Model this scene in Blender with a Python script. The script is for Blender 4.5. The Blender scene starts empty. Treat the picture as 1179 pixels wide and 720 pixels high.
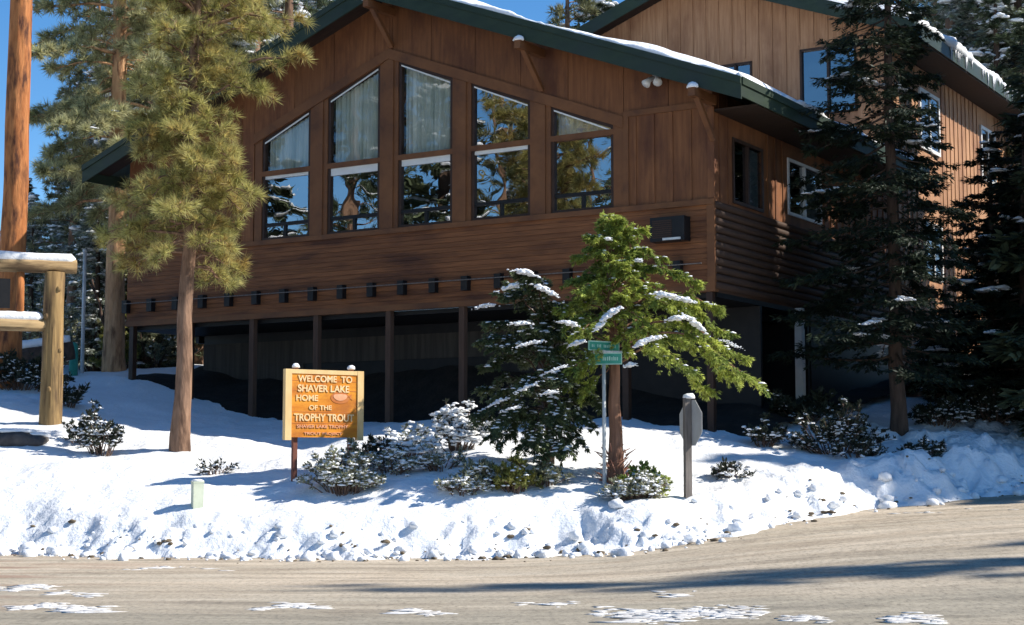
import bpy, bmesh, math, random
import numpy as np
from mathutils import Vector, Matrix

SC = bpy.context.scene
COL = SC.collection
R = math.radians
rng = np.random.default_rng(7)
random.seed(7)

# ------------------------------------------------------------------ camera
FPX, PHI, EYE = 1855.0, math.atan(170 / 1855.0), 1.5
cam_d = bpy.data.cameras.new('camera')
cam = bpy.data.objects.new('camera', cam_d)
COL.objects.link(cam)
cam_d.sensor_width = 36.0
cam_d.lens = 36.0 * FPX / 1179.0
cam_d.clip_end = 4000
cam.location = (0, 0, EYE)
cam.rotation_euler = (math.pi / 2 + PHI, 0, 0)
SC.camera = cam

# ------------------------------------------------------------------ sky, sun, exposure
SUN_AZ, SUN_EL = R(-3), R(40)
world = bpy.data.worlds.new('World')
SC.world = world
world.use_nodes = True
wn = world.node_tree
wn.nodes.clear()
sky = wn.nodes.new('ShaderNodeTexSky')
sky.sky_type = 'NISHITA'
sky.sun_disc = False
sky.sun_elevation = SUN_EL
sky.sun_rotation = math.pi / 2 - SUN_AZ
sky.altitude = 1700
sky.air_density = 1.0
sky.dust_density = 0.2
sky.ozone_density = 2.5
bg = wn.nodes.new('ShaderNodeBackground')
bg.inputs['Strength'].default_value = 0.115
wo = wn.nodes.new('ShaderNodeOutputWorld')
hs_ = wn.nodes.new('ShaderNodeHueSaturation')
hs_.inputs['Saturation'].default_value = 1.28
wn.links.new(sky.outputs[0], hs_.inputs['Color'])
wn.links.new(hs_.outputs[0], bg.inputs[0])
wn.links.new(bg.outputs[0], wo.inputs[0])
sun_d = bpy.data.lights.new('sun', 'SUN')
sun_d.energy = 4.7
sun_d.angle = R(0.5)
sun_d.color = (1.0, 0.94, 0.84)
sun = bpy.data.objects.new('sun', sun_d)
COL.objects.link(sun)
S = Vector((math.cos(SUN_EL) * math.cos(SUN_AZ), math.cos(SUN_EL) * math.sin(SUN_AZ), math.sin(SUN_EL)))
sun.rotation_euler = S.to_track_quat('Z', 'Y').to_euler()
sun.location = (30, 10, 40)
SC.view_settings.view_transform = 'Standard'
SC.view_settings.look = 'None'
SC.view_settings.exposure = 0.64
SC.view_settings.gamma = 1.0
SC.cycles.max_bounces = 6
SC.cycles.diffuse_bounces = 3
SC.cycles.glossy_bounces = 3
SC.cycles.transparent_max_bounces = 8
SC.cycles.transmission_bounces = 3
SC.cycles.use_denoising = True


# ------------------------------------------------------------------ helpers
def ray(px, py):
    a, b = px - 589.5, 360.0 - py
    d = np.array([a, FPX * math.cos(PHI) - b * math.sin(PHI), FPX * math.sin(PHI) + b * math.cos(PHI)])
    return d / d[1]


def at(px, py, Y):
    """The point of the place seen at this spot of the photograph, Y metres away."""
    return np.array([0, 0, EYE]) + ray(px, py) * Y


def mesh_np(name, V, F):
    V = np.asarray(V, dtype=np.float32)
    F = np.asarray(F, dtype=np.int32)
    k = F.shape[1]
    me = bpy.data.meshes.new(name)
    me.vertices.add(len(V))
    me.vertices.foreach_set('co', V.ravel())
    me.loops.add(F.size)
    me.loops.foreach_set('vertex_index', F.ravel())
    me.polygons.add(len(F))
    me.polygons.foreach_set('loop_start', np.arange(0, F.size, k, dtype=np.int32))
    me.polygons.foreach_set('loop_total', np.full(len(F), k, dtype=np.int32))
    me.update(calc_edges=True)
    return me


class MB:
    """Collects shapes for ONE mesh."""

    def __init__(self):
        self.v, self.f, self.n = [], [], 0

    def add(self, V, F):
        V = np.asarray(V, dtype=float)
        self.v.append(V)
        self.f += [tuple(int(i) + self.n for i in f) for f in F]
        self.n += len(V)
        return self

    def box(self, x0, x1, y0, y1, z0, z1):
        V = [(x, y, z) for z in (z0, z1) for y in (y0, y1) for x in (x0, x1)]
        return self.add(V, [(0, 2, 3, 1), (4, 5, 7, 6), (0, 1, 5, 4), (2, 6, 7, 3), (0, 4, 6, 2), (1, 3, 7, 5)])

    def prism(self, poly, y0, y1):
        """poly in (x, z), extruded along y; counter-clockwise seen from -y."""
        n = len(poly)
        V = [(x, y0, z) for x, z in poly] + [(x, y1, z) for x, z in poly]
        F = [tuple(range(n)), tuple(range(2 * n - 1, n - 1, -1))]
        F += [(i, i + n, (i + 1) % n + n, (i + 1) % n) for i in range(n)]
        return self.add(V, F)

    def beam(self, p, q, w, h, up=(0, 0, 1)):
        p, q = Vector(p), Vector(q)
        d = (q - p).normalized()
        s = d.cross(Vector(up)).normalized()
        u = s.cross(d).normalized()
        V = []
        for c in (p, q):
            for a, b in ((-1, -1), (1, -1), (1, 1), (-1, 1)):
                V.append(c + s * (a * w / 2) + u * (b * h / 2))
        return self.add(V, [(3, 2, 1, 0), (4, 5, 6, 7), (0, 1, 5, 4), (1, 2, 6, 5), (2, 3, 7, 6), (3, 0, 4, 7)])

    def tube(self, pts, rad, n=8, cap=True, wob=0.0):
        pts = np.asarray(pts, float)
        rad = np.broadcast_to(np.asarray(rad, float), (len(pts),))
        t = np.gradient(pts, axis=0)
        t /= np.linalg.norm(t, axis=1, keepdims=True) + 1e-9
        ref = np.array([1.0, 0, 0]) if abs(t[0][2]) > 0.7 else np.array([0, 0, 1.0])
        s = np.cross(t, ref)
        s /= np.linalg.norm(s, axis=1, keepdims=True) + 1e-9
        b = np.cross(s, t)
        an = np.arange(n) * 2 * math.pi / n
        V = []
        for i in range(len(pts)):
            rr = rad[i] * (1 + wob * rng.standard_normal(n))
            V.append(pts[i] + (np.cos(an) * rr)[:, None] * s[i] + (np.sin(an) * rr)[:, None] * b[i])
        V = np.concatenate(V)
        F = []
        for i in range(len(pts) - 1):
            for j in range(n):
                k = (j + 1) % n
                F.append((i * n + j, i * n + k, (i + 1) * n + k, (i + 1) * n + j))
        if cap:
            F.append(tuple(range(n - 1, -1, -1)))
            F.append(tuple((len(pts) - 1) * n + j for j in range(n)))
        return self.add(V, F)

    def blob(self, c, r, rot=0.0, flat=None, rough=0.12):
        """A lump: a roughened ball of radii r, its underside flattened."""
        V = ICO_V * (1 + rough * rng.standard_normal((len(ICO_V), 1)))
        V = V * np.asarray(r, float)
        if flat is not None:
            V[:, 2] = np.maximum(V[:, 2], -flat)
        cs, sn = math.cos(rot), math.sin(rot)
        V = np.stack([V[:, 0] * cs - V[:, 1] * sn, V[:, 0] * sn + V[:, 1] * cs, V[:, 2]], 1)
        return self.add(V + np.asarray(c, float), ICO_F)

    def mesh(self, name, smooth=False):
        me = bpy.data.meshes.new(name)
        me.from_pydata(np.concatenate(self.v).tolist() if self.v else [], [], self.f)
        if smooth:
            me.polygons.foreach_set('use_smooth', [True] * len(me.polygons))
        me.update()
        return me


def _ico(sub):
    bm = bmesh.new()
    bmesh.ops.create_icosphere(bm, subdivisions=sub, radius=1)
    V = np.array([v.co[:] for v in bm.verts])
    F = [tuple(v.index for v in f.verts) for f in bm.faces]
    bm.free()
    return V, F


ICO_V, ICO_F = _ico(2)


def put(name, me, m=None, parent=None, loc=None, rz=None):
    o = bpy.data.objects.new(name, me)
    COL.objects.link(o)
    if m is not None and not me.materials:
        me.materials.append(m)
    if parent is not None:
        o.parent = parent
    if loc is not None:
        o.location = [float(c) for c in loc]
    if rz is not None:
        o.rotation_euler = (0, 0, rz)
    return o


def part(name, mb, m, parent, smooth=False):
    return put(name, mb.mesh(name, smooth) if isinstance(mb, MB) else mb, m, parent)


def tag(o, label, cat, group=None):
    o['label'], o['category'] = label, cat
    if group:
        o['group'] = group
    return o


def thing(name, label, cat, loc=(0, 0, 0), rz=0.0, group=None):
    o = bpy.data.objects.new(name, None)
    o.empty_display_size = 0.3
    COL.objects.link(o)
    o.location = [float(c) for c in loc]
    o.rotation_euler = (0, 0, rz)
    return tag(o, label, cat, group)


def dup(root, loc, rz=0.0, label=None, group=None, scale=1.0):
    r = root.copy()
    COL.objects.link(r)
    r.location = [float(c) for c in loc]
    r.rotation_euler = (0, 0, rz)
    r.scale = (scale, scale, scale)
    if label:
        r['label'] = label
    if group:
        r['group'] = group
    for ch in list(root.children):
        c = ch.copy()
        COL.objects.link(c)
        c.parent = r
        for g in list(ch.children):
            d = g.copy()
            COL.objects.link(d)
            d.parent = c
    return r


# ------------------------------------------------------------------ materials
def srgb(r, g, b):
    return tuple(((c / 255) / 12.92 if c <= 10 else ((c / 255 + 0.055) / 1.055) ** 2.4) for c in (r, g, b))


def mat(name, base, var=None, scale=(3, 3, 3), rough=0.75, bump=0.0, bscale=None, detail=5, island=0.0, transl=0.0, spec=0.3,
        metal=0.0, ramp=(0.35, 0.65), third=None, tscale=(0.7, 0.7, 0.7)):
    """Two-tone (optionally three-tone) noise surface; island adds a tint per leaf."""
    m = bpy.data.materials.new(name)
    m.use_nodes = True
    t = m.node_tree
    N, Lk = t.nodes, t.links
    N.clear()
    out = N.new('ShaderNodeOutputMaterial')
    b = N.new('ShaderNodeBsdfPrincipled')
    b.inputs['Roughness'].default_value = rough
    b.inputs['Metallic'].default_value = metal
    b.inputs['Specular IOR Level'].default_value = spec
    tc = N.new('ShaderNodeTexCoord')

    def noise(sc, det=detail):
        mp = N.new('ShaderNodeMapping')
        mp.inputs['Scale'].default_value = sc
        Lk.new(tc.outputs['Object'], mp.inputs[0])
        nz = N.new('ShaderNodeTexNoise')
        nz.inputs['Scale'].default_value = 1
        nz.inputs['Detail'].default_value = det
        nz.inputs['Roughness'].default_value = 0.6
        Lk.new(mp.outputs[0], nz.inputs['Vector'])
        return nz.outputs[0]

    col = None
    if var is not None:
        cr = N.new('ShaderNodeValToRGB')
        cr.color_ramp.elements[0].position, cr.color_ramp.elements[1].position = ramp
        cr.color_ramp.elements[0].color = (*base, 1)
        cr.color_ramp.elements[1].color = (*var, 1)
        Lk.new(noise(scale), cr.inputs[0])
        col = cr.outputs[0]
        if third is not None:
            mr = N.new('ShaderNodeMapRange')
            mr.inputs['From Min'].default_value = 0.48
            mr.inputs['From Max'].default_value = 0.66
            Lk.new(noise(tscale), mr.inputs[0])
            mx = N.new('ShaderNodeMix')
            mx.data_type = 'RGBA'
            Lk.new(mr.outputs[0], mx.inputs[0])
            Lk.new(col, mx.inputs[6])
            mx.inputs[7].default_value = (*third, 1)
            col = mx.outputs[2]
    if island:
        g = N.new('ShaderNodeNewGeometry')
        mr = N.new('ShaderNodeMapRange')
        mr.inputs['To Min'].default_value = 1 - island
        mr.inputs['To Max'].default_value = 1 + island
        Lk.new(g.outputs['Random Per Island'], mr.inputs[0])
        mx = N.new('ShaderNodeMix')
        mx.data_type = 'RGBA'
        mx.blend_type = 'MULTIPLY'
        mx.inputs[0].default_value = 1
        if col is None:
            mx.inputs[6].default_value = (*base, 1)
        else:
            Lk.new(col, mx.inputs[6])
        cb = N.new('ShaderNodeCombineColor')
        for i in range(3):
            Lk.new(mr.outputs[0], cb.inputs[i])
        Lk.new(cb.outputs[0], mx.inputs[7])
        col = mx.outputs[2]
    if col is None:
        b.inputs['Base Color'].default_value = (*base, 1)
    else:
        Lk.new(col, b.inputs['Base Color'])
    if bump:
        bp = N.new('ShaderNodeBump')
        bp.inputs['Strength'].default_value = 0.8
        bp.inputs['Distance'].default_value = bump
        Lk.new(noise(bscale or scale), bp.inputs['Height'])
        Lk.new(bp.outputs[0], b.inputs['Normal'])
    sh = b.outputs[0]
    if transl:
        tr = N.new('ShaderNodeBsdfTranslucent')
        if col is None:
            tr.inputs[0].default_value = (*base, 1)
        else:
            Lk.new(col, tr.inputs[0])
        ms = N.new('ShaderNodeMixShader')
        ms.inputs[0].default_value = transl
        Lk.new(sh, ms.inputs[1])
        Lk.new(tr.outputs[0], ms.inputs[2])
        sh = ms.outputs[0]
    Lk.new(sh, out.inputs[0])
    return m


def glass_mat(name, refl=0.3, tint=(0.75, 0.8, 0.85), gtint=(1, 1, 1)):
    m = bpy.data.materials.new(name)
    m.use_nodes = True
    t = m.node_tree
    t.nodes.clear()
    out = t.nodes.new('ShaderNodeOutputMaterial')
    tr = t.nodes.new('ShaderNodeBsdfTransparent')
    tr.inputs[0].default_value = (*tint, 1)
    gl = t.nodes.new('ShaderNodeBsdfGlossy')
    gl.inputs['Roughness'].default_value = 0.0
    gl.inputs[0].default_value = (*gtint, 1)
    tc = t.nodes.new('ShaderNodeTexCoord')
    nz = t.nodes.new('ShaderNodeTexNoise')
    nz.inputs['Scale'].default_value = 1.3
    nz.inputs['Detail'].default_value = 1
    bp = t.nodes.new('ShaderNodeBump')
    bp.inputs['Strength'].default_value = 0.25
    bp.inputs['Distance'].default_value = 0.02
    t.links.new(tc.outputs['Object'], nz.inputs['Vector'])
    t.links.new(nz.outputs[0], bp.inputs['Height'])
    t.links.new(bp.outputs[0], gl.inputs['Normal'])
    mx = t.nodes.new('ShaderNodeMixShader')
    mx.inputs[0].default_value = refl
    t.links.new(tr.outputs[0], mx.inputs[1])
    t.links.new(gl.outputs[0], mx.inputs[2])
    t.links.new(mx.outputs[0], out.inputs[0])
    return m


M = {}
M['snow'] = mat('snow', (0.86, 0.87, 0.88), (0.80, 0.81, 0.83), (2, 2, 2), 0.6, 0.03, (14, 14, 14), spec=0.2)
M['snow_ground'] = mat('snow_ground', (0.86, 0.87, 0.88), (0.78, 0.79, 0.80), (1.2, 1.2, 1.2), 0.6, 0.05, (9, 9, 9), spec=0.2)
M['slush'] = mat('slush', (0.78, 0.76, 0.73), (0.42, 0.38, 0.33), (3, 9, 3), 0.5, 0.01, (30, 30, 30), ramp=(.45, .7))
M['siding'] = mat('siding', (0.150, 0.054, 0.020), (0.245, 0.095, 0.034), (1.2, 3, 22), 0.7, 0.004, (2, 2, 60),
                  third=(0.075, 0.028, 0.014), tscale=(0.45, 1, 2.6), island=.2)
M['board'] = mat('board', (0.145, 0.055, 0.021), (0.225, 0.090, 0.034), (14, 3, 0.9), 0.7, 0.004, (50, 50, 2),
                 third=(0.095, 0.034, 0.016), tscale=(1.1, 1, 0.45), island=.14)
M['board_lit'] = mat('lit_board', (0.33, 0.165, 0.080), (0.47, 0.255, 0.135), (14, 14, 0.9), 0.7, 0.004, (50, 50, 2),  # lit copy of board: the rear lodge's brighter light is in the colour
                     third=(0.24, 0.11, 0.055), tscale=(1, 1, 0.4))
M['trim'] = mat('trim', (0.150, 0.060, 0.023), (0.205, 0.085, 0.032), (3, 3, 3), 0.65, third=(0.105, 0.043, 0.02), tscale=(1.5, 1.5, 1.5))
M['siding_shaded'] = mat('siding_shaded', (0.040, 0.022, 0.014), (0.07, 0.036, 0.021), (3, 1.2, 22), 0.75, 0.004, (2, 2, 60))  # same wood as siding, shade of the right wall mixed into the colour
M['frame'] = mat('frame', (0.035, 0.017, 0.011), (0.05, 0.026, 0.016), (4, 4, 4), 0.5)
M['post_wood'] = mat('post_wood', (0.075, 0.042, 0.027), (0.11, 0.06, 0.038), (9, 9, 1.5), 0.8)
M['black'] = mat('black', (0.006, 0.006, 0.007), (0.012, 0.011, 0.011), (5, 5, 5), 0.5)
M['green'] = mat('green_fascia', (0.016, 0.030, 0.018), (0.026, 0.043, 0.025), (2, 2, 6), 0.55, third=(0.022, 0.034, 0.028))
M['soffit'] = mat('soffit', (0.026, 0.015, 0.010), (0.04, 0.022, 0.014), (3, 12, 3), 0.8)
M['roofing'] = mat('roofing', (0.03, 0.05, 0.045), (0.05, 0.07, 0.06), (4, 4, 4), 0.7)
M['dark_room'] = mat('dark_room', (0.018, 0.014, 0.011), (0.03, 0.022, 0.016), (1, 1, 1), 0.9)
M['concrete'] = mat('dull_plank', (0.040, 0.034, 0.028), (0.075, 0.063, 0.052), (9, 9, 0.5), 0.85)
M['dirt'] = mat('dirt', (0.012, 0.010, 0.008), (0.026, 0.020, 0.016), (3, 3, 3), 0.95, 0.05, (6, 6, 6))  # dirt, its colour also blackened to deepen the shade under the lodge
M['curtain'] = mat('curtain', (0.44, 0.49, 0.41), (0.72, 0.74, 0.64), (9, 2, 0.4), 0.9, transl=0.2)
M['blind'] = mat('blind', (0.75, 0.74, 0.70), (0.65, 0.64, 0.6), (3, 3, 3), 0.7)
M['glass'] = glass_mat('glass', 0.34)
M['glass_soft'] = glass_mat('glass_upper', 0.09, (0.85, 0.88, 0.88))
M['glass_blue'] = glass_mat('glass_rear', 0.28, (0.35, 0.4, 0.45))
M['white_paint'] = mat('white_paint', (0.74, 0.74, 0.73), (0.62, 0.62, 0.60), (3, 3, 3), 0.5)
M['bark_orange'] = mat('bark_orange', (0.33, 0.115, 0.036), (0.50, 0.20, 0.07), (9, 9, 1.6), 0.9, 0.05, (10, 10, 1.8),
                       third=(0.09, 0.035, 0.02), tscale=(5, 5, 1.3))
M['bark_pine'] = mat('bark_pine', (0.17, 0.10, 0.065), (0.30, 0.18, 0.115), (12, 12, 2.2), 0.95, 0.04, (14, 14, 3),
                     third=(0.09, 0.05, 0.032), tscale=(7, 7, 1.6))
M['bark_tan'] = mat('bark_tan', (0.46, 0.25, 0.125), (0.62, 0.37, 0.20), (10, 10, 1.8), 0.95, 0.04, (14, 14, 3),
                    third=(0.19, 0.10, 0.055), tscale=(6, 6, 1.5))
M['bark_dark'] = mat('bark_dark', (0.055, 0.036, 0.026), (0.11, 0.07, 0.05), (12, 12, 2), 0.95, 0.03, (14, 14, 3))
M['bark_red'] = mat('bark_red', (0.19, 0.095, 0.06), (0.32, 0.17, 0.11), (14, 14, 1.4), 0.95, 0.03, (18, 18, 2),
                    third=(0.10, 0.05, 0.035), tscale=(6, 6, 0.9))
M['needle_pine'] = mat('needle_pine', (0.34, 0.325, 0.10), (0.56, 0.51, 0.20), (1.7, 1.7, 1.7), 0.55, island=0.55, transl=0.5,
                       third=(0.42, 0.30, 0.10), tscale=(2.3, 2.3, 2.3))
M['needle_olive'] = mat('needle_olive', (0.32, 0.32, 0.15), (0.52, 0.49, 0.27), (1.7, 1.7, 1.7), 0.55, island=0.55, transl=0.5)
M['needle_young'] = mat('needle_young', (0.060, 0.085, 0.040), (0.14, 0.17, 0.075), (2.4, 2.4, 2.4), 0.55, island=0.5, transl=0.25)
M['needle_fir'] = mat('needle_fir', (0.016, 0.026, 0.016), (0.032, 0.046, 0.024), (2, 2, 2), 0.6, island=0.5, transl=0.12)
M['needle_cedar'] = mat('needle_cedar', (0.15, 0.215, 0.055), (0.55, 0.60, 0.13), (2.4, 2.4, 2.4), 0.5, island=0.5, transl=0.45)
M['needle_far'] = mat('needle_far', (0.075, 0.10, 0.055), (0.15, 0.175, 0.095), (0.9, 0.9, 0.9), 0.6, island=0.5, transl=0.25)
M['needle_far_b'] = mat('needle_far_olive', (0.15, 0.155, 0.07), (0.27, 0.25, 0.13), (0.9, 0.9, 0.9), 0.6, island=0.5, transl=0.25)
M['needle_frost'] = mat('needle_frost', (0.13, 0.165, 0.095), (0.50, 0.52, 0.47), (1.6, 1.6, 1.6), 0.6, island=0.45, transl=0.3, ramp=(.42, .62))
M['leaf_grey'] = mat('leaf_grey', (0.19, 0.20, 0.12), (0.32, 0.32, 0.21), (4, 4, 4), 0.6, island=0.5, transl=0.2)
M['leaf_dark'] = mat('leaf_dark', (0.028, 0.036, 0.024), (0.05, 0.058, 0.034), (4, 4, 4), 0.6, island=0.5, transl=0.15)
M['leaf_yellow'] = mat('leaf_yellow', (0.30, 0.27, 0.06), (0.20, 0.22, 0.07), (4, 4, 4), 0.6, island=0.5, transl=0.3)
M['twig'] = mat('twig', (0.10, 0.062, 0.045), (0.17, 0.11, 0.08), (6, 6, 6), 0.9)
M['twig_red'] = mat('twig_red', (0.26, 0.11, 0.075), (0.36, 0.19, 0.13), (6, 6, 6), 0.9, island=0.4)
M['log'] = mat('log', (0.19, 0.12, 0.05), (0.36, 0.235, 0.10), (11, 11, 0.8), 0.85, 0.025, (18, 18, 1.2),
               third=(0.085, 0.052, 0.03), tscale=(5, 5, 0.8))
M['log_h'] = mat('log_rail', (0.25, 0.17, 0.085), (0.42, 0.30, 0.16), (0.8, 11, 11), 0.85, 0.025, (1.2, 18, 18),
                 third=(0.10, 0.065, 0.035), tscale=(0.8, 5, 5))
M['sign_face'] = mat('sign_face', (0.55, 0.17, 0.010), (0.76, 0.31, 0.025), (1.4, 2, 6), 0.55, third=(0.42, 0.13, 0.02), tscale=(1.6, 1, 2.2))
M['sign_frame'] = mat('sign_frame', (0.78, 0.56, 0.27), (0.70, 0.46, 0.2), (5, 5, 2), 0.7)
M['sign_cream'] = mat('sign_cream', (0.86, 0.64, 0.36), (0.78, 0.52, 0.24), (8, 8, 8), 0.7)
M['sign_pink'] = mat('sign_pink', (0.80, 0.42, 0.24), (0.70, 0.32, 0.16), (8, 8, 8), 0.7)
M['sign_red'] = mat('sign_red', (0.46, 0.13, 0.03), (0.55, 0.19, 0.05), (5, 5, 5), 0.7)
M['sign_post'] = mat('sign_post', (0.16, 0.055, 0.035), (0.22, 0.085, 0.055), (9, 9, 2), 0.8)
M['metal'] = mat('galvanised', (0.62, 0.63, 0.62), (0.48, 0.50, 0.50), (6, 6, 3), 0.5, metal=0.1)
M['grey_post'] = mat('grey_post', (0.11, 0.095, 0.085), (0.20, 0.175, 0.155), (20, 20, 2), 0.8)
M['sign_back'] = mat('aluminium', (0.50, 0.50, 0.49), (0.42, 0.42, 0.41), (4, 4, 4), 0.5, metal=0.3)
M['stop_red'] = mat('stop_red', (0.45, 0.02, 0.02), (0.4, 0.02, 0.02), (4, 4, 4), 0.4)
M['sign_green'] = mat('sign_green', (0.035, 0.27, 0.20), (0.06, 0.36, 0.28), (6, 6, 6), 0.4)
M['sign_mint'] = mat('sign_mint', (0.45, 0.72, 0.62), (0.38, 0.62, 0.54), (9, 9, 9), 0.5)
M['marker'] = mat('marker', (0.62, 0.65, 0.50), (0.52, 0.56, 0.42), (5, 5, 5), 0.6)
M['rock'] = mat('rock', (0.05, 0.045, 0.045), (0.10, 0.09, 0.085), (5, 5, 5), 0.9, 0.03, (7, 7, 7))
M['grit'] = mat('grit', (0.10, 0.075, 0.05), (0.18, 0.14, 0.09), (6, 6, 6), 0.9)


# ------------------------------------------------------------------ ground heights
def Rz(X, Y):
    x = np.log1p(np.exp(np.clip((X - 1.0) * 1.6, -40, 40))) / 1.6
    q = 1.0 * (1 - np.exp(-x * 0.13)) + 0.03 * np.clip(Y - 24, 0, 60) * np.clip((X + 1) / 4, 0, 1)
    return q * np.clip((Y - 13) / 9, 0, 1)


def road_hit(px, py):
    d = ray(px, py)
    Y = 24.0
    for _ in range(60):
        p = np.array([0, 0, EYE]) + d * Y
        z = float(Rz(p[0], p[1]))
        Yn = (EYE - z) / max(1e-4, -d[2])
        Y = 0.6 * Y + 0.4 * Yn
    return np.array([0, 0, EYE]) + d * Y


edge_px = [(0, 640), (150, 643), (320, 645), (500, 645), (640, 641), (760, 634), (850, 616), (900, 604), (950, 595), (1000, 588),
           (1060, 581), (1120, 574), (1179, 569)]
EP = np.array([road_hit(*p)[:2] for p in edge_px])
ex = np.concatenate([[-400, -40], EP[:, 0], [EP[-1, 0] + 6, EP[-1, 0] + 60]])
ey = np.concatenate([[30, 26.5], EP[:, 1], [EP[-1, 1] + 7.5, EP[-1, 1] + 75]])
print('EDGE', np.round(EP, 2).tolist())


def snow_s(X, Y):
    sl = np.clip((np.interp(X + 0.5, ex, ey) - np.interp(X - 0.5, ex, ey)), -2, 2)
    s1 = (Y - np.interp(X, ex, ey)) / np.sqrt(1 + sl * sl)
    s2 = np.where(Y > 17, (X - (20.0 + (Y - 17) * 0.7)) * 0.8, -9)
    s3 = -4.5 - Y
    return np.maximum(np.maximum(s1, s2), s3)


ctrl = []
for px, py, Y in [(343, 545, 28.5), (207, 519, 31), (57, 488, 33), (92, 430, 45), (20, 440, 45), (1035, 500, 33), (795, 571, 27.2), (695, 561, 26.8),
                  (710, 556, 27.3), (288, 485, 38.5), (500, 487, 35.8), (150, 440, 41), (850, 489, 33.2), (940, 474, 37), (225, 583, 26.6),
                  (1150, 490, 35.5), (1100, 470, 38), (20, 520, 30.5), (115, 525, 30.5), (0, 560, 28), (1179, 515, 33.0), (620, 520, 29.5),
                  (900, 525, 30.0), (960, 545, 29.8), (1060, 535, 31.2), (560, 560, 26.8), (440, 520, 30.3), (100, 545, 28.5), (60, 575, 27), (440, 570, 26.6), (860, 560, 27.8)]:
    ctrl.append(at(px, py, Y))
for (x, y), c in zip(EP, [.55, .55, .58, .58, .58, .6, .6, .65, .7, .75, .8, .85, .9]):
    nx, ny = (0, 1) if x < 3 else (-0.8, 0.6)
    ctrl.append(np.array([x + nx * 1.25, y + ny * 1.25, float(Rz(x, y)) + c]))
for x, y, z in [(-45, 27, 0.9), (-20, 26.5, 0.8), (-22, 33, 2.4), (-25, 45, 4.0), (-40, 60, 5.2), (0, 60, 5.4), (40, 75, 6.0), (60, 90, 6),
                (-60, 90, 6.4), (0, 90, 6.6), (12, 48, 4.4), (-60, 45, 3.8), (30, 70, 5.5), (22, 27, 1.2), (26, 36, 2.2), (45, 60, 4)]:
    ctrl.append(np.array([x, y, z]))
ctrl = np.array(ctrl)


def tps_fit(P, lam=0.35):
    n = len(P)
    d = np.hypot(P[:, None, 0] - P[None, :, 0], P[:, None, 1] - P[None, :, 1])
    K = d * d * np.log(d + 1e-9) + lam * np.eye(n)
    Q = np.concatenate([np.ones((n, 1)), P[:, :2]], 1)
    A = np.block([[K, Q], [Q.T, np.zeros((3, 3))]])
    return np.linalg.solve(A, np.concatenate([P[:, 2], np.zeros(3)]))


TW = tps_fit(ctrl)


def Gz(X, Y):
    X = np.clip(np.asarray(X, float), -60, 60)
    Y = np.clip(np.asarray(Y, float), 20, 90)
    sh = X.shape
    X, Y = X.ravel(), Y.ravel()
    d = np.hypot(X[:, None] - ctrl[None, :, 0], Y[:, None] - ctrl[None, :, 1])
    z = (d * d * np.log(d + 1e-9)) @ TW[:-3] + TW[-3] + TW[-2] * X + TW[-1] * Y
    return np.clip(z, -0.5, 9).reshape(sh)


def vnoise(X, Y, sc, seed):
    """Smooth value noise."""
    g = np.random.default_rng(seed).random((97, 97))
    x, y = X * sc + 500.3, Y * sc + 500.7
    xi, yi = np.floor(x).astype(int), np.floor(y).astype(int)
    fx, fy = x - xi, y - yi
    fx, fy = fx * fx * (3 - 2 * fx), fy * fy * (3 - 2 * fy)
    a, b = g[xi % 97, yi % 97], g[(xi + 1) % 97, yi % 97]
    c, d = g[xi % 97, (yi + 1) % 97], g[(xi + 1) % 97, (yi + 1) % 97]
    return (a * (1 - fx) + b * fx) * (1 - fy) + (c * (1 - fx) + d * fx) * fy


def lumps(X, Y, sc, seed):
    """Snowball-like lumps: cell noise with round tops."""
    r = np.random.default_rng(seed)
    gx, gy, gr = r.random((61, 61)), r.random((61, 61)), np.maximum(0.05, 0.1 + 0.75 * r.random((61, 61)))
    x, y = X * sc + 300, Y * sc + 300
    xi, yi = np.floor(x).astype(int), np.floor(y).astype(int)
    best = np.zeros_like(x)
    for i in (-1, 0, 1):
        for j in (-1, 0, 1):
            a, b = (xi + i) % 61, (yi + j) % 61
            dx, dy = xi + i + gx[a, b] - x, yi + j + gy[a, b] - y
            rr = gr[a, b]
            best = np.maximum(best, np.sqrt(np.maximum(0, rr * rr - dx * dx - dy * dy)))
    return best / sc


def smooth(a, b, x):
    t = np.clip((x - a) / (b - a), 0, 1)
    return t * t * (3 - 2 * t)


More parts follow.
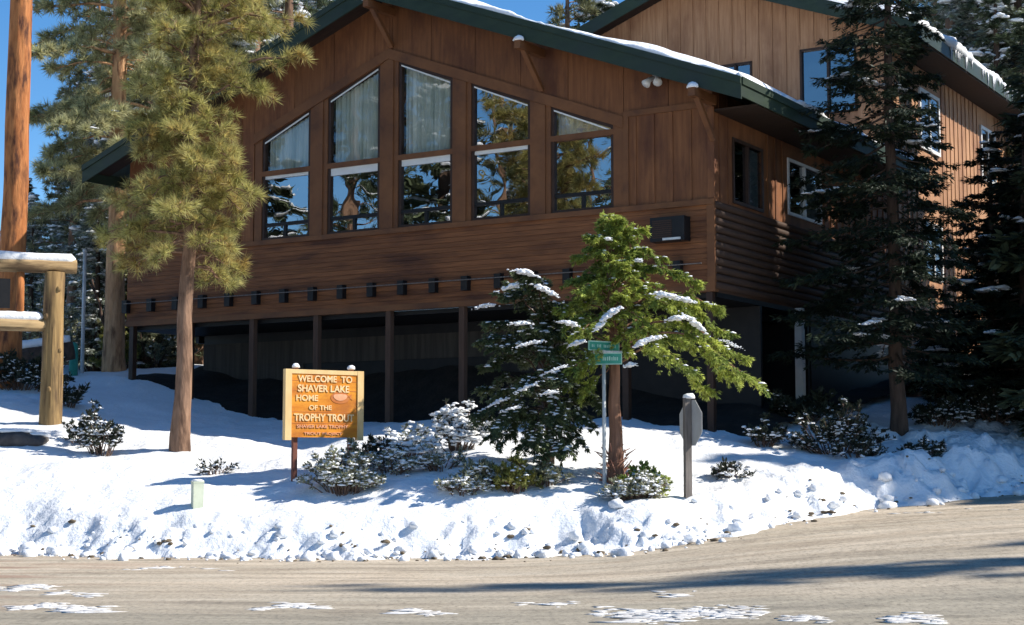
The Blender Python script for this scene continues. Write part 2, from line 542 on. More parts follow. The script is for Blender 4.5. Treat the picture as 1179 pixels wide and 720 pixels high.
def ground(X, Y, detail=True):
    X, Y = np.asarray(X, float), np.asarray(Y, float)
    s = snow_s(X, Y)
    g, r = Gz(X, Y), Rz(X, Y)
    g = np.where(s == -4.5 - Y, 0.4 + 0.02 * np.clip(-Y - 6, 0, 40), g)
    if detail:
        s = s + (vnoise(X, Y, 0.9, 1) - 0.5) * 0.55 + (vnoise(X, Y, 3.1, 2) - 0.5) * 0.35
    w = smooth(-0.05, 1.15, s)
    z = r * (1 - w) + g * w
    if detail:
        k = 0.8 * smooth(0.0, 0.3, s) * (1 - 0.9 * smooth(0.75, 1.6, s))
        right = smooth(5.0, 9.0, X) * smooth(26, 30, Y) * (1 - smooth(3.0, 4.5, s))
        k2 = np.maximum(k, 0.75 * right * smooth(0, 0.5, s))
        wx, wy = X + 0.45 * (vnoise(X, Y, 1.7, 11) - .5), Y + 0.45 * (vnoise(X, Y, 1.9, 12) - .5)
        amp = 0.35 + 1.1 * vnoise(X, Y, 0.75, 13)
        z = z + k2 * (amp * (0.42 * lumps(wx, wy, 2.0, 3) + 0.62 * lumps(wx, wy, 4.3, 4) + 0.75 * lumps(wx, wy, 8.0, 8))
                      + 0.12 * (vnoise(wx, wy, 3.3, 14) - .5) + 0.07 * (vnoise(wx, wy, 9, 15) - .5) - 0.15)
        z = z + smooth(0.6, 2, s) * ((vnoise(X, Y, 0.8, 5) - 0.5) * 0.16 + (vnoise(X, Y, 2.3, 6) - 0.5) * 0.07 + (vnoise(X, Y, 6, 9) - 0.5) * 0.03)
        z = np.where(s < 0, r - 0.12 - np.clip(-s, 0, 1) * 0.25, z - 0.06)
        z = z + np.where(s < 0, 0, 0.08 * smooth(0, 0.12, s))
    return z


def gz(x, y):
    return float(ground(np.array([x]), np.array([y]))[0])


def ground_hit(px, py, y0=15, y1=70):
    """Where the line of sight through this spot of the photograph meets the ground."""
    d = ray(px, py)
    Ys = np.arange(y0, y1, 0.04)
    P = np.array([0, 0, EYE])[None] + d[None] * Ys[:, None]
    z = np.maximum(ground(P[:, 0], P[:, 1]), Rz(P[:, 0], P[:, 1]))
    k = int(np.argmax(P[:, 2] <= z))
    p = P[k].copy()
    p[2] = gz(p[0], p[1]) - 0.02
    return p


def spot(px, Y, sink=0.03):
    """Point on the ground under this column of the photograph, Y metres away."""
    x = (px - 589.5) / math.hypot(FPX, 170) * Y
    return np.array([x, Y, gz(x, Y) - sink])


def grid_mesh(name, xs, ys, fz):
    X, Y = np.meshgrid(xs, ys)
    Z = fz(X, Y)
    V = np.stack([X.ravel(), Y.ravel(), Z.ravel()], 1)
    nx, ny = len(xs), len(ys)
    i = np.arange(nx - 1)[None, :] + np.arange(ny - 1)[:, None] * nx
    F = np.stack([i, i + 1, i + 1 + nx, i + nx], -1).reshape(-1, 4)
    me = mesh_np(name, V, F)
    me.polygons.foreach_set('use_smooth', [True] * len(me.polygons))
    return me


xs = np.concatenate([[-1500, -700, -350, -180, -100, -70, -50, -38, -30, -25, -21, -18, -16, -14.5], np.arange(-13.5, 15.5, 0.07),
                     [16, 17, 18, 19, 20, 22, 24, 27, 31, 36, 45, 60, 90, 160, 350, 700, 1500]])
ys = np.concatenate([[-1500, -600, -250, -120, -60, -35, -22, -15, -11, -8, -6.5, -5.5, -5, -4.6, -4.3, -3.8, -2, 5, 15, 20, 22, 22.8],
                     np.arange(23.4, 31.6, 0.07), np.arange(31.6, 38, 0.16), np.arange(38, 50, 0.5), [52, 55, 58, 62, 68, 75, 85, 95, 120, 180, 350, 700, 1500]])
o = put('snowy_ground', grid_mesh('snowy_ground', xs, ys, ground), M['snow_ground'])
o['kind'] = 'structure'


# road: sanded asphalt
def road_mat():
    m = bpy.data.materials.new('sanded_road')
    m.use_nodes = True
    t = m.node_tree
    N, Lk = t.nodes, t.links
    b = N['Principled BSDF']
    b.inputs['Roughness'].default_value = 0.8
    tc = N.new('ShaderNodeTexCoord')

    def noise(sc, det=6, rough=0.6, dist=0.0):
        mp = N.new('ShaderNodeMapping')
        mp.inputs['Scale'].default_value = sc
        mp.inputs['Rotation'].default_value = (0, 0, R(-7))
        Lk.new(tc.outputs['Object'], mp.inputs[0])
        nz = N.new('ShaderNodeTexNoise')
        nz.inputs['Scale'].default_value = 1
        nz.inputs['Detail'].default_value = det
        nz.inputs['Roughness'].default_value = rough
        nz.inputs['Distortion'].default_value = dist
        Lk.new(mp.outputs[0], nz.inputs['Vector'])
        return nz.outputs[0]

    def ramp(src, *stops):
        cr = N.new('ShaderNodeValToRGB')
        e = cr.color_ramp.elements
        while len(e) < len(stops):
            e.new(0.5)
        for k, (p, c) in enumerate(stops):
            e[k].position = p
            e[k].color = (*c, 1)
        Lk.new(src, cr.inputs[0])
        return cr.outputs[0]

    def mix(f, a, c, mode='MIX'):
        mx = N.new('ShaderNodeMix')
        mx.data_type = 'RGBA'
        mx.blend_type = mode
        if isinstance(f, float):
            mx.inputs[0].default_value = f
        else:
            Lk.new(f, mx.inputs[0])
        Lk.new(a, mx.inputs[6])
        Lk.new(c, mx.inputs[7])
        return mx.outputs[2]

    sand = ramp(noise((0.35, 1.5, 1), 7, 0.62, 0.6), (0.30, (0.31, 0.25, 0.18)), (0.48, (0.47, 0.39, 0.29)), (0.68, (0.58, 0.50, 0.39)))
    asp = ramp(noise((0.5, 2.5, 1), 6), (0.3, (0.22, 0.195, 0.15)), (0.7, (0.38, 0.335, 0.255)))
    k1 = ramp(noise((0.16, 0.75, 1), 5, 0.55, 0.8), (0.40, (0, 0, 0)), (0.60, (1, 1, 1)))
    # more bare asphalt towards the middle of the road
    sx = N.new('ShaderNodeSeparateXYZ')
    Lk.new(tc.outputs['Object'], sx.inputs[0])
    mr = N.new('ShaderNodeMapRange')
    mr.inputs['From Min'].default_value = 15.5
    mr.inputs['From Max'].default_value = 20.5
    mr.inputs['To Min'].default_value = 0.75
    mr.inputs['To Max'].default_value = 0.0
    Lk.new(sx.outputs[1], mr.inputs[0])
    ad = N.new('ShaderNodeMath')
    ad.operation = 'ADD'
    ad.use_clamp = True
    mlt = N.new('ShaderNodeMath')
    mlt.operation = 'MULTIPLY'
    mlt.inputs[1].default_value = 0.5
    Lk.new(k1, mlt.inputs[0])
    Lk.new(mlt.outputs[0], ad.inputs[0])
    Lk.new(mr.outputs[0], ad.inputs[1])
    c = mix(ad.outputs[0], sand, asp)
    speck = ramp(noise((16, 7, 1), 9, 0.85), (0.34, (0.40, 0.38, 0.36)), (0.48, (1, 1, 1)), (0.66, (1.3, 1.28, 1.25)))
    trk = ramp(noise((0.10, 2.1, 1), 5, 0.65, 0.5), (0.36, (0.72, 0.71, 0.69)), (0.52, (1, 1, 1)), (0.68, (1.12, 1.12, 1.12)))
    c = mix(0.6, c, trk, 'MULTIPLY')
    c = mix(1.0, c, speck, 'MULTIPLY')
    wet = ramp(noise((0.6, 1.1, 1), 6, 0.7, 1.2), (0.40, (0.55, 0.54, 0.53)), (0.46, (1, 1, 1)))
    c = mix(0.4, c, wet, 'MULTIPLY')
    # reddish mud towards the left end of the verge
    mud = ramp(noise((0.35, 1.2, 1), 4), (0.5, (0, 0, 0)), (0.62, (1, 1, 1)))
    mr2 = N.new('ShaderNodeMapRange')
    mr2.inputs['From Min'].default_value = -4.5
    mr2.inputs['From Max'].default_value = -8.0
    Lk.new(sx.outputs[0], mr2.inputs[0])
    mm = N.new('ShaderNodeMath')
    mm.operation = 'MULTIPLY'
    Lk.new(mud, mm.inputs[0])
    Lk.new(mr2.outputs[0], mm.inputs[1])
    rd = N.new('ShaderNodeRGB')
    rd.outputs[0].default_value = (0.26, 0.135, 0.085, 1)
    c = mix(mm.outputs[0], c, rd.outputs[0])
    Lk.new(c, b.inputs['Base Color'])
    bp = N.new('ShaderNodeBump')
    bp.inputs['Strength'].default_value = 0.7
    bp.inputs['Distance'].default_value = 0.02
    Lk.new(noise((5, 9, 3), 6), bp.inputs['Height'])
    Lk.new(bp.outputs[0], b.inputs['Normal'])
    return m


o = put('road', grid_mesh('road', np.concatenate([[-1500, -400, -120, -60, -30], np.arange(-16, 30, 0.5), [35, 50, 70, 120, 400, 1500]]),
                          np.concatenate([[-8, -6, 0, 6, 10], np.arange(12, 46, 0.5), [48, 52, 60, 70]]),
                          lambda X, Y: Rz(X, Y) - np.where(snow_s(X, Y) > 1.2, 0.6, 0.0)), road_mat())
o['kind'] = 'structure'

# loose snow clods along the plough bank, and worn snow on the road
mb = MB()
for i in range(420):
    px = rng.uniform(-20, 1190)
    x = (px - 589.5) / 1863 * np.interp(px, [0, 700, 1179], [25, 24.6, 36])
    y0 = float(np.interp(x, ex, ey))
    y = y0 + rng.normal(0.25, 0.42) + 0.05
    r_ = 0.018 + 0.10 * rng.random() ** 3.2
    s_ = float(snow_s(np.array([x]), np.array([y]))[0])
    z = float(Rz(x, y)) if s_ < -0.1 else max(float(Rz(x, y)), gz(x, y))
    mb.blob((x, y, z + r_ * 0.3), (r_ * rng.uniform(.8, 1.4), r_ * rng.uniform(.8, 1.3), r_ * rng.uniform(.6, 1)), rng.uniform(0, 6), 0.6 * r_, 0.16)
o = put('snow_clods', mb.mesh('snow_clods', True), M['snow'])
o['kind'] = 'stuff'
mb = MB()
for i in range(190):
    px = rng.uniform(0, 1179)
    x = (px - 589.5) / 1863 * np.interp(px, [0, 700, 1179], [25, 24.6, 36])
    y = float(np.interp(x, ex, ey)) + rng.normal(0.2, 0.38)
    r_ = 0.012 + 0.05 * rng.random() ** 2.5
    mb.blob((x, y, max(float(Rz(x, y)), gz(x, y)) + r_ * 0.25), (r_ * 1.3, r_, r_ * 0.6), rng.uniform(0, 6), 0.5 * r_, 0.18)
o = put('road_grit', mb.mesh('road_grit', True), M['grit'])
o['kind'] = 'stuff'
mb = MB()


def floe(px0, px1, py, wy, n):
    """A broken streak of worn snow: thin scraps, denser towards the middle of the streak."""
    for _ in range(int(n * 4)):
        f = np.clip(rng.normal(.5, .26), 0, 1)
        q = road_hit(px0 + (px1 - px0) * f, py + rng.normal(0, wy) + 2.0 * math.sin(f * 7 + px0))
        r_ = rng.uniform(0.012, 0.055) * (1.8 if rng.random() < .12 else 1)
        mb.blob((q[0], q[1], float(Rz(q[0], q[1]))), (r_ * rng.uniform(1.3, 3.2), r_, 0.003 + 0.006 * rng.random()), rng.normal(0, 0.25), 0.001, 0.25)


for a in [(0, 60, 677, 1.2, 16), (15, 125, 700, 1.8, 30), (290, 375, 699, 1.5, 16), (455, 512, 705, 1.2, 12), (690, 875, 707, 3.2, 95),
          (600, 660, 695, .8, 4), (1025, 1085, 712, 2, 16), (905, 950, 712, 1.5, 8), (745, 800, 684, 1, 5), (60, 130, 684, 1, 4),
          (120, 260, 655, 1, 5), (960, 1179, 588, 1, 3)]:
    floe(*a)
o = put('worn_road_snow', mb.mesh('worn_road_snow', True), M['slush'])
o['kind'] = 'stuff'

# ------------------------------------------------------------------ the front lodge
EU = np.array([-0.84873105, 0.52882473])      # along the front, towards the photograph's left
RV = np.array([0.52882473, 0.84873105])       # into the building
CX, CY = 4.09615024, 32.4                      # its near corner
BRZ = math.atan2(-EU[1], -EU[0])


def bworld(u, v, z=0.0):
    p = np.array([CX, CY]) + EU * u + RV * v
    return np.array([p[0], p[1], z])


lodge = thing('lodge', 'big brown timber lodge with five gabled picture windows above a dark open undercroft', 'building', (CX, CY, 0), BRZ)
# local axes: x = -u (to the right along the front), y = v (into the building), z up
W_END, APU, PIT, EAZ = 16.45, 8.1, 0.375, 9.0
OV_R, OV_F, BACK = 1.03, 0.9, 11.0


def roof_z(u):
    """top of the roof deck"""
    return EAZ + PIT * ((u + OV_R) if u < APU else (2 * APU + OV_R - u))


def head_z(u):
    """top of the header board over the windows"""
    return 11.02 - (0.376 if u < 8.18 else 0.392) * abs(u - 8.18)


WIN = [(12.0, 10.5), (9.98, 8.44), (7.92, 6.41), (5.91, 4.36), (3.84, 2.30)]
ZS, ZR = 6.80, 8.43

# horizontal siding below the windows
mb = MB()
n = 15
h = (6.70 - 5.02) / n
for k in range(n):
    z0 = 5.02 + k * h
    off = 0.011
    mb.prism([(-W_END, z0), (0, z0), (0, z0 + h - 0.004), (-W_END, z0 + h - 0.004)], 0.0, 0.12)
    V = np.array([(-W_END, -off, z0), (0, -off, z0), (0, -0.002, z0 + h - 0.006), (-W_END, -0.002, z0 + h - 0.006),
                  (-W_END, 0, z0), (0, 0, z0)])
    mb.add(V, [(0, 1, 2, 3), (4, 5, 1, 0)])
part('siding_wall', mb, M['siding'], lodge)
mb = MB()
mb.box(-W_END - 0.02, 0.02, -0.03, 0.16, 4.90, 5.03)
mb.box(-W_END - 0.02, 0.025, -0.06, 0.10, 6.68, 6.795)
mb.box(-0.14, 0.03, -0.04, 0.06, 5.03, 6.68)
part('trim', mb, M['trim'], lodge)

# piers between the windows and header board
mb = MB()
edges = [16.45] + [e for w in WIN for e in w] + [0.0]
mb = None
piers = [(12.0 + .22, 12.0), (10.5, 9.98), (8.44, 7.92), (6.41, 5.91), (4.36, 3.84), (2.30, 2.06)]
for a, b_ in piers:
    mb = MB()
    zt = lambda u: head_z(u) - 0.24
    poly = [(-a, ZS), (-b_, ZS), (-b_, zt(b_)), (-a, zt(a))]
    if a > 8.18 > b_:
        poly = [(-a, ZS), (-b_, ZS), (-b_, zt(b_)), (-8.18, zt(8.18)), (-a, zt(a))]
    mb.prism(poly, 0.0, 0.22)
    c, w = (a + b_) / 2, (a - b_) / 2
    if w > 0.2:
        c0, c1 = c + w * 0.52, c - w * 0.52
        poly = [(-c0, ZS + .002), (-c1, ZS + .002), (-c1, zt(c1) - .01), (-c0, zt(c0) - .01)]
        if c0 > 8.18 > c1:
            poly = poly[:3] + [(-8.18, zt(8.18) - .01)] + poly[3:]
        mb.prism(poly, -0.03, 0.0)
    part('window_pier', mb, M['trim'], lodge)
mb = MB()
for ua, ub in ((12.25, 8.18), (8.18, 2.05)):
    mb.prism([(-ua, head_z(ua) - .24), (-ub, head_z(ub) - .24), (-ub, head_z(ub)), (-ua, head_z(ua))], -0.045, 0.2)
mb.prism([(-2.05, 8.70), (0.0, 8.70), (0.0, 8.82), (-2.05, 8.82)], -0.035, 0.2)
mb.prism([(-2.06, ZS), (-1.93, ZS), (-1.93, 8.70), (-2.06, 8.70)], -0.03, 0.2)
part('header_board', mb, M['trim'], lodge)

# gable wall above the header (plywood sheets with faint joints), corner panel and left panel with battens
mb = MB()
us = [16.45, 14.6, 13.4, 12.25, 11.0, 9.8, 8.6, 8.18, 8.1, 7.0, 5.8, 4.6, 3.4, 2.05, 1.0, 0.0]


def low_z(u):
    if u > 12.25:
        return ZS
    if u < 2.05:
        return 8.82
    return head_z(u)


for a, b_ in zip(us[:-1], us[1:]):
    g = 0.006
    la = head_z(a) if 2.05 <= a <= 12.25 and 2.05 <= b_ <= 12.25 else low_z((a + b_) / 2)
    lb = head_z(b_) if 2.05 <= a <= 12.25 and 2.05 <= b_ <= 12.25 else low_z((a + b_) / 2)
    mb.prism([(-a + g, la), (-b_ - g, lb), (-b_ - g, roof_z(b_) - 0.12), (-a + g, roof_z(a) - 0.12)], 0.0, 0.1)
part('gable_wall', mb, M['board'], lodge)
mb = MB()
mb.box(-1.93, 0.0, 0.0, 0.1, ZS, 8.70)
for k in range(5):
    x = -1.78 + k * 0.425
    mb.box(x - 0.03, x + 0.03, -0.022, 0.0, ZS + 0.01, 8.69)
mb.box(-0.11, 0.035, -0.03, 0.0, ZS + .01, 8.695)
part('corner_panel', mb, M['board'], lodge)
mb = MB()
for k in range(9):
    x = -16.2 + k * 0.44
    if -16.4 < x < -12.3:
        mb.box(x - 0.03, x + 0.03, -0.022, 0.0, ZS + 0.01, roof_z(-x) - 0.5)
part('batten', mb, M['board'], lodge)

# windows
for i, (a, b_) in enumerate(WIN):
    zt = lambda u: head_z(u) - 0.24
    f = MB()
    t_ = 0.075
    f.box(-a, -b_, 0.02, 0.14, ZS, ZS + 0.06)                                    # bottom rail
    f.prism([(-a, ZS), (-a + t_, ZS), (-a + t_, zt(a - t_)), (-a, zt(a))], 0.025, 0.14)
    f.prism([(-b_ - t_, ZS), (-b_, ZS), (-b_, zt(b_)), (-b_ - t_, zt(b_ + t_))], 0.025, 0.14)
    f.prism([(-a, zt(a) - .075), (-b_, zt(b_) - .075), (-b_, zt(b_)), (-a, zt(a))], 0.022, 0.14)
    win = part('window', f, M['frame'], lodge)
    rl = MB()
    rl.box(-a, -b_, 0.0, 0.15, ZR - 0.06, ZR + 0.06)
    part('rail', rl, M['trim'], win)
    rl = MB()
    rl.box(-a + t_, -b_ - t_, 0.04, 0.12, ZS + 0.33, ZS + 0.41)
    um = (a + b_) / 2 + (0.0 if i else 0.05)
    rl.box(-um - 0.035, -um + 0.035, 0.045, 0.115, ZS + 0.06, ZS + 0.33)
    part('vent_bar', rl, M['black'], win)
    p = MB()
    p.add([(-a + t_, 0.085, ZS + .06), (-b_ - t_, 0.085, ZS + .06), (-b_ - t_, 0.085, ZR - .06), (-a + t_, 0.085, ZR - .06)], [(0, 1, 2, 3)])
    part('pane', p, M['glass'], win)
    p = MB()
    p.add([(-a + t_, 0.085, ZR + .06), (-b_ - t_, 0.085, ZR + .06), (-b_ - t_, 0.085, zt(b_ + t_) - .07), (-a + t_, 0.085, zt(a - t_) - .07)], [(0, 1, 2, 3)])
    part('pane', p, M['glass_soft'] if i < 3 else M['glass'], win)
    # highlight along the sloping head, built as a pale strip
    sl = MB()
    sl.prism([(-a + t_, zt(a) - .115), (-b_ - t_, zt(b_) - .115), (-b_ - t_, zt(b_) - .08), (-a + t_, zt(a) - .08)], 0.012, 0.03)
    part('head_highlight', sl, M['blind'], win)
    if i < 3 or i == 4:
        c = MB()
        nn = 60
        V, F = [], []
        for k in range(nn + 1):
            u = a - t_ + (b_ + t_ - a + t_) * k / nn
            y = 0.22 + 0.035 * math.sin(k * 1.15 + 0.5 * math.sin(k * .37)) + 0.02 * math.sin(k * .43)
            V += [(-u, y, ZR + .07), (-u, y, zt(u) - .03)]
            if k:
                F.append((2 * k - 2, 2 * k, 2 * k + 1, 2 * k - 1))
        c.add(V, F)
        part('curtain', c, M['curtain'] if i < 3 else M['blind'], win, True)
    if i < 4:
        v = MB()
        hh = (0.07, 0.17, 0.14, 0.08)[i]
        v.box(-a + t_, -b_ - t_, 0.045, 0.075, ZR - .065 - hh, ZR - .062)
        part('roller_blind', v, M['blind'], win)

# the dark room behind the panes
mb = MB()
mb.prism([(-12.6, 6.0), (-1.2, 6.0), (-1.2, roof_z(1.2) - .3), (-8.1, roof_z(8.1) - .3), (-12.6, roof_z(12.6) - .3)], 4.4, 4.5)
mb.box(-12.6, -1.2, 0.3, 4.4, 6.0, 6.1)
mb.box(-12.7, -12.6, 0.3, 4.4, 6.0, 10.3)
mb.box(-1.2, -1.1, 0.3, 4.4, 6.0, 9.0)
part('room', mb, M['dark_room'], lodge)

# row of beam ends below the siding
for k in range(19):
    u = 16.4 - k * 0.868
    b1 = MB()
    b1.box(-u - 0.085, -u + 0.085, -0.16, 0.0, 5.24, 5.56)
    part('beam_end', b1, M['black'], lodge)
mb = MB()
mb.tube([(-16.4, -0.175, 5.47), (-8.2, -0.178, 5.475), (-0.2, -0.175, 5.47)], 0.012, 5)
part('string_wire', mb, M['grey_post'], lodge)

# undercroft: posts, recessed wall, floor edge beam
for u in (16.28, 14.3, 12.26, 10.28, 8.17, 6.15, 4.1, 2.05, 0.12):
    b1 = MB()
    zb = gz(*bworld(u, 0.1)[:2]) - 0.3
    b1.box(-u - 0.07, -u + 0.07, 0.0, 0.14, zb, 4.91)
    part('post', b1, M['frame'] if u > 13 or u < 5 else M['post_wood'], lodge)  # outer posts take a darker colour in place of shade
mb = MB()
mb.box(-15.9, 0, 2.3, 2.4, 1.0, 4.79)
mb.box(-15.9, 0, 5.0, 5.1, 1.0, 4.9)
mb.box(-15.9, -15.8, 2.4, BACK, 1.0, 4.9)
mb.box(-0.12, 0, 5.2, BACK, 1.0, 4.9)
part('undercroft_wall', mb, M['black'], lodge)  # near-black colour carries the deep shade of the undercroft
mb = MB()
mb.box(-15.9, -3.4, 2.27, 2.297, 3.95, 4.55)
mb.box(-15.9, -12.5, 2.27, 2.297, 3.5, 3.948)
part('plank_wall', mb, M['concrete'], lodge)
mb = MB()
mb.box(-W_END + .05, -0.01, 0.17, BACK, 4.80, 4.90)
for k in range(19):
    u = 16.3 - k * 0.868
    mb.box(-u - 0.06, -u + 0.06, 2.45, BACK - .1, 4.62, 4.80)
part('floor_frame', mb, M['black'], lodge)

# right wall, seen raking: log siding below, panel above, two windows
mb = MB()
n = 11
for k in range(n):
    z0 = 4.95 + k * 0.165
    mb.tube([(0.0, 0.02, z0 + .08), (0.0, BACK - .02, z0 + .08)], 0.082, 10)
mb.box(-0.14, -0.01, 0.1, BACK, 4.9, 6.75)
part('log_wall', mb, M['siding_shaded'], lodge, True)
mb = MB()
holes = [(1.0, 2.45, 6.9, 8.15), (4.0, 5.9, 7.05, 8.2)]
ystops = [0.1, 1.0, 2.45, 4.0, 5.9, BACK]
for y0, y1 in zip(ystops[:-1], ystops[1:]):
    hit_ = [q for q in holes if q[0] == y0]
    if hit_:
        mb.box(-0.12, 0.0, y0, y1, 6.75, hit_[0][2])
        mb.box(-0.12, 0.0, y0, y1, hit_[0][3], 9.05)
    else:
        mb.box(-0.12, 0.0, y0, y1, 6.75, 9.05)
y = 0.3
while y < BACK:
    if not any(q[0] - .1 < y < q[1] + .1 for q in holes):
        mb.box(0.0, 0.02, y - .025, y + .025, 6.78, 9.0)
    y += 0.42
part('side_wall', mb, M['board'], lodge)  # board instead of its lit copy: the wall's shade put into colour
for y0, y1, z0, z1 in holes:
    f = MB()
    for bx in ((y0 - .07, y0, z0 - .07, z1 + .07), (y1, y1 + .07, z0 - .07, z1 + .07), (y0, y1, z0 - .07, z0), (y0, y1, z1, z1 + .07),
               ((y0 + y1) / 2 - .04, (y0 + y1) / 2 + .04, z0, z1)):
        f.box(-0.08, 0.035, bx[0], bx[1], bx[2], bx[3])
    win = part('window', f, M['white_paint'] if y0 > 3 else M['frame'], lodge)
    p = MB()
    p.add([(-0.03, y0, z0), (-0.03, y1, z0), (-0.03, y1, z1), (-0.03, y0, z1)], [(0, 1, 2, 3)])
    part('pane', p, M['glass_blue'], win)
    c = MB()
    c.box(-0.10, -0.08, (y0 + y1) / 2 + .05, y1, z0, z1)
    part('curtain', c, M['curtain'], win)
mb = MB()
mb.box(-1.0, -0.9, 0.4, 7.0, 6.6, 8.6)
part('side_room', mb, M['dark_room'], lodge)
mb = MB()
mb.box(-0.02, 0.15, 4.28, 4.46, 1.9, 4.9)
part('white_post', mb, M['white_paint'], lodge)
mb = MB()
mb.box(-W_END, -W_END + 0.1, 0.1, BACK, 4.9, 8.9)
part('end_wall', mb, M['board'], lodge)

# roof: two decks, fascia boards, soffits, snow
LE = 2 * APU + OV_R


def slab(mb, u0, u1, v0, v1, t0, t1, du=0.0):
    z0, z1 = roof_z(u0), roof_z(u1)
    mb.prism([(-u1, z1 + t0), (-u0, z0 + t0), (-u0, z0 + t1), (-u1, z1 + t1)], v0, v1)


mb = MB()
slab(mb, -OV_R + .04, APU, -OV_F + .04, BACK, -0.12, 0.0)
slab(mb, APU, LE - .04, -OV_F + .04, BACK, -0.12, 0.0)
roof = part('roof', mb, M['roofing'], lodge)
mb = MB()
slab(mb, -OV_R + .05, APU, -OV_F + .05, -0.002, -0.16, -0.122)
slab(mb, APU, LE - .05, -OV_F + .05, -0.002, -0.16, -0.122)
mb.box(0.005, OV_R - .06, -0.0, BACK, 8.60, 8.64)
part('soffit', mb, M['soffit'], roof)
FD = 0.44
mb = MB()
for u0, u1 in ((-OV_R, APU), (APU, LE)):
    mb.prism([(-u1, roof_z(u1) - FD), (-u0, roof_z(u0) - FD), (-u0, roof_z(u0)), (-u1, roof_z(u1))], -OV_F, -OV_F + .04)
    mb.prism([(-u1, roof_z(u1) - .13), (-u0, roof_z(u0) - .13), (-u0, roof_z(u0) + .012), (-u1, roof_z(u1) + .012)], -OV_F - .03, -OV_F)
part('rake_fascia', mb, M['green'], roof)
mb = MB()
mb.box(OV_R - .04, OV_R, -OV_F + .04, BACK, EAZ - 0.38, EAZ + .01)
mb.box(OV_R, OV_R + .03, -OV_F + .04, BACK, EAZ - 0.14, EAZ + .012)
part('eave_fascia', mb, M['green'], roof)
mb = MB()
mb.box(-LE, -LE + .04, -OV_F + .04, BACK, EAZ - 0.38, EAZ + .01)
part('eave_fascia', mb, M['green'], roof)
# snow sheet on the roof with an uneven rim
def roof_snow(uA, uB, v0, v1, th, fz, seed, step=0.16):
    uu = np.arange(uA, uB + 1e-6, (uB - uA) / max(4, int((uB - uA) / step)))
    vv = np.concatenate([np.linspace(v0, v0 + 1.2, 9), np.linspace(v0 + 1.6, v1, 14)])
    U, Vv = np.meshgrid(uu, vv)
    e = np.minimum(np.minimum(Vv - v0, U - uA), 1e9)
    t = th * np.clip(0.35 + 1.6 * (vnoise(U, Vv, 0.7, seed) - .2), .35, 1.3) * np.sqrt(np.clip(e / 0.25, 0.0, 1))
    t += 0.05 * (vnoise(U, Vv, 3, seed + 1) - .4) * np.clip(e / .2, 0, 1)
    Z = np.vectorize(fz)(U) + 0.004 + np.maximum(t, 0)
    rag = 0.07 * (vnoise(U, Vv * 0, 2.5, seed + 2) - .3)
    Vv = Vv + np.where(np.abs(Vv - v0) < 1e-6, rag, 0)
    V = np.stack([-U.ravel(), Vv.ravel(), Z.ravel()], 1)
    nx, ny = len(uu), len(vv)
    i = np.arange(nx - 1)[None, :] + np.arange(ny - 1)[:, None] * nx
    F = np.stack([i + 1, i, i + nx, i + 1 + nx], -1).reshape(-1, 4)
    me = mesh_np('snow', V, F)
    me.polygons.foreach_set('use_smooth', [True] * len(me.polygons))
    return me


def rim_snow(pts, r, seed):
    """rounded rim of snow lying along a roof edge"""
    mb = MB()
    pts = np.asarray(pts, float)
    n = len(pts)
    g = np.random.default_rng(seed)
    w = np.convolve(g.random(n + 8), np.ones(9) / 9, 'valid')
    w = np.clip((w - .3) / .4, .25, 1.3)
    mb.tube(pts + np.array([0, 0, 1.0]) * (r * w * 0.55)[:, None], r * w, 8)
    return mb


part('snow', roof_snow(-OV_R + .02, APU - .02, -OV_F - .01, BACK, .15, roof_z, 21), M['snow'], roof)
part('snow', roof_snow(APU + .02, LE - .02, -OV_F - .01, BACK, .06, roof_z, 25), M['snow'], roof)
k = np.linspace(-OV_R, 7.9, 90)
part('snow_rim', rim_snow([(-u, -OV_F + .06, roof_z(u)) for u in k], .085, 31), M['snow'], roof, True)
k = np.linspace(-OV_F, 5.6, 60)
part('snow_rim', rim_snow([(OV_R - .05, v, EAZ) for v in k], .12, 33), M['snow'], roof, True)

# brackets carrying the rake, each with a cap of snow on its tip
for u in (8.1, 4.05, -0.02):
    zb = roof_z(u) - FD - 0.02
    b1 = MB()
    b1.box(-u - .075, -u + .075, -OV_F - .14, 0.0, zb - .20, zb - .02)
    b1.beam((-u, -0.02, zb - .92), (-u, -OV_F + .10, zb - .17), .09, .11, (1, 0, 0))
    br = part('bracket', b1, M['trim'], lodge)
    s1 = MB()
    s1.blob((-u, -OV_F - .09, zb - .02), (.13, .10, .11), 0, .01, .06)
    part('snow_cap', s1, M['snow'], br, True)

# floodlight pair under the rake, and the air conditioner
b1 = MB()
b1.box(-1.33, -1.17, -0.06, 0, 9.42, 9.52)
fl = part('floodlight', b1, M['white_paint'], lodge)
for dx in (-.12, .1):
    s1 = MB()
    s1.tube([(-1.25 + dx * .4, -.06, 9.46), (-1.25 + dx, -.16, 9.38), (-1.25 + dx * 1.25, -.24, 9.29)], [.035, .06, .10], 10)
    part('lamp_head', s1, M['white_paint'], fl, True)
b1 = MB()
b1.box(-1.30, -0.52, -0.30, 0.0, 5.96, 6.46)
ac = part('air_conditioner', b1, M['black'], lodge)
b1 = MB()
for k in range(9):
    b1.box(-1.24, -0.80, -.312, -.30, 6.03 + k * .042, 6.055 + k * .042)
part('grille', b1, M['frame'], ac)
b1 = MB()
b1.box(-1.0, -0.60, -.33, -.302, 5.975, 6.02)
part('grille_rim', b1, M['metal'], ac)

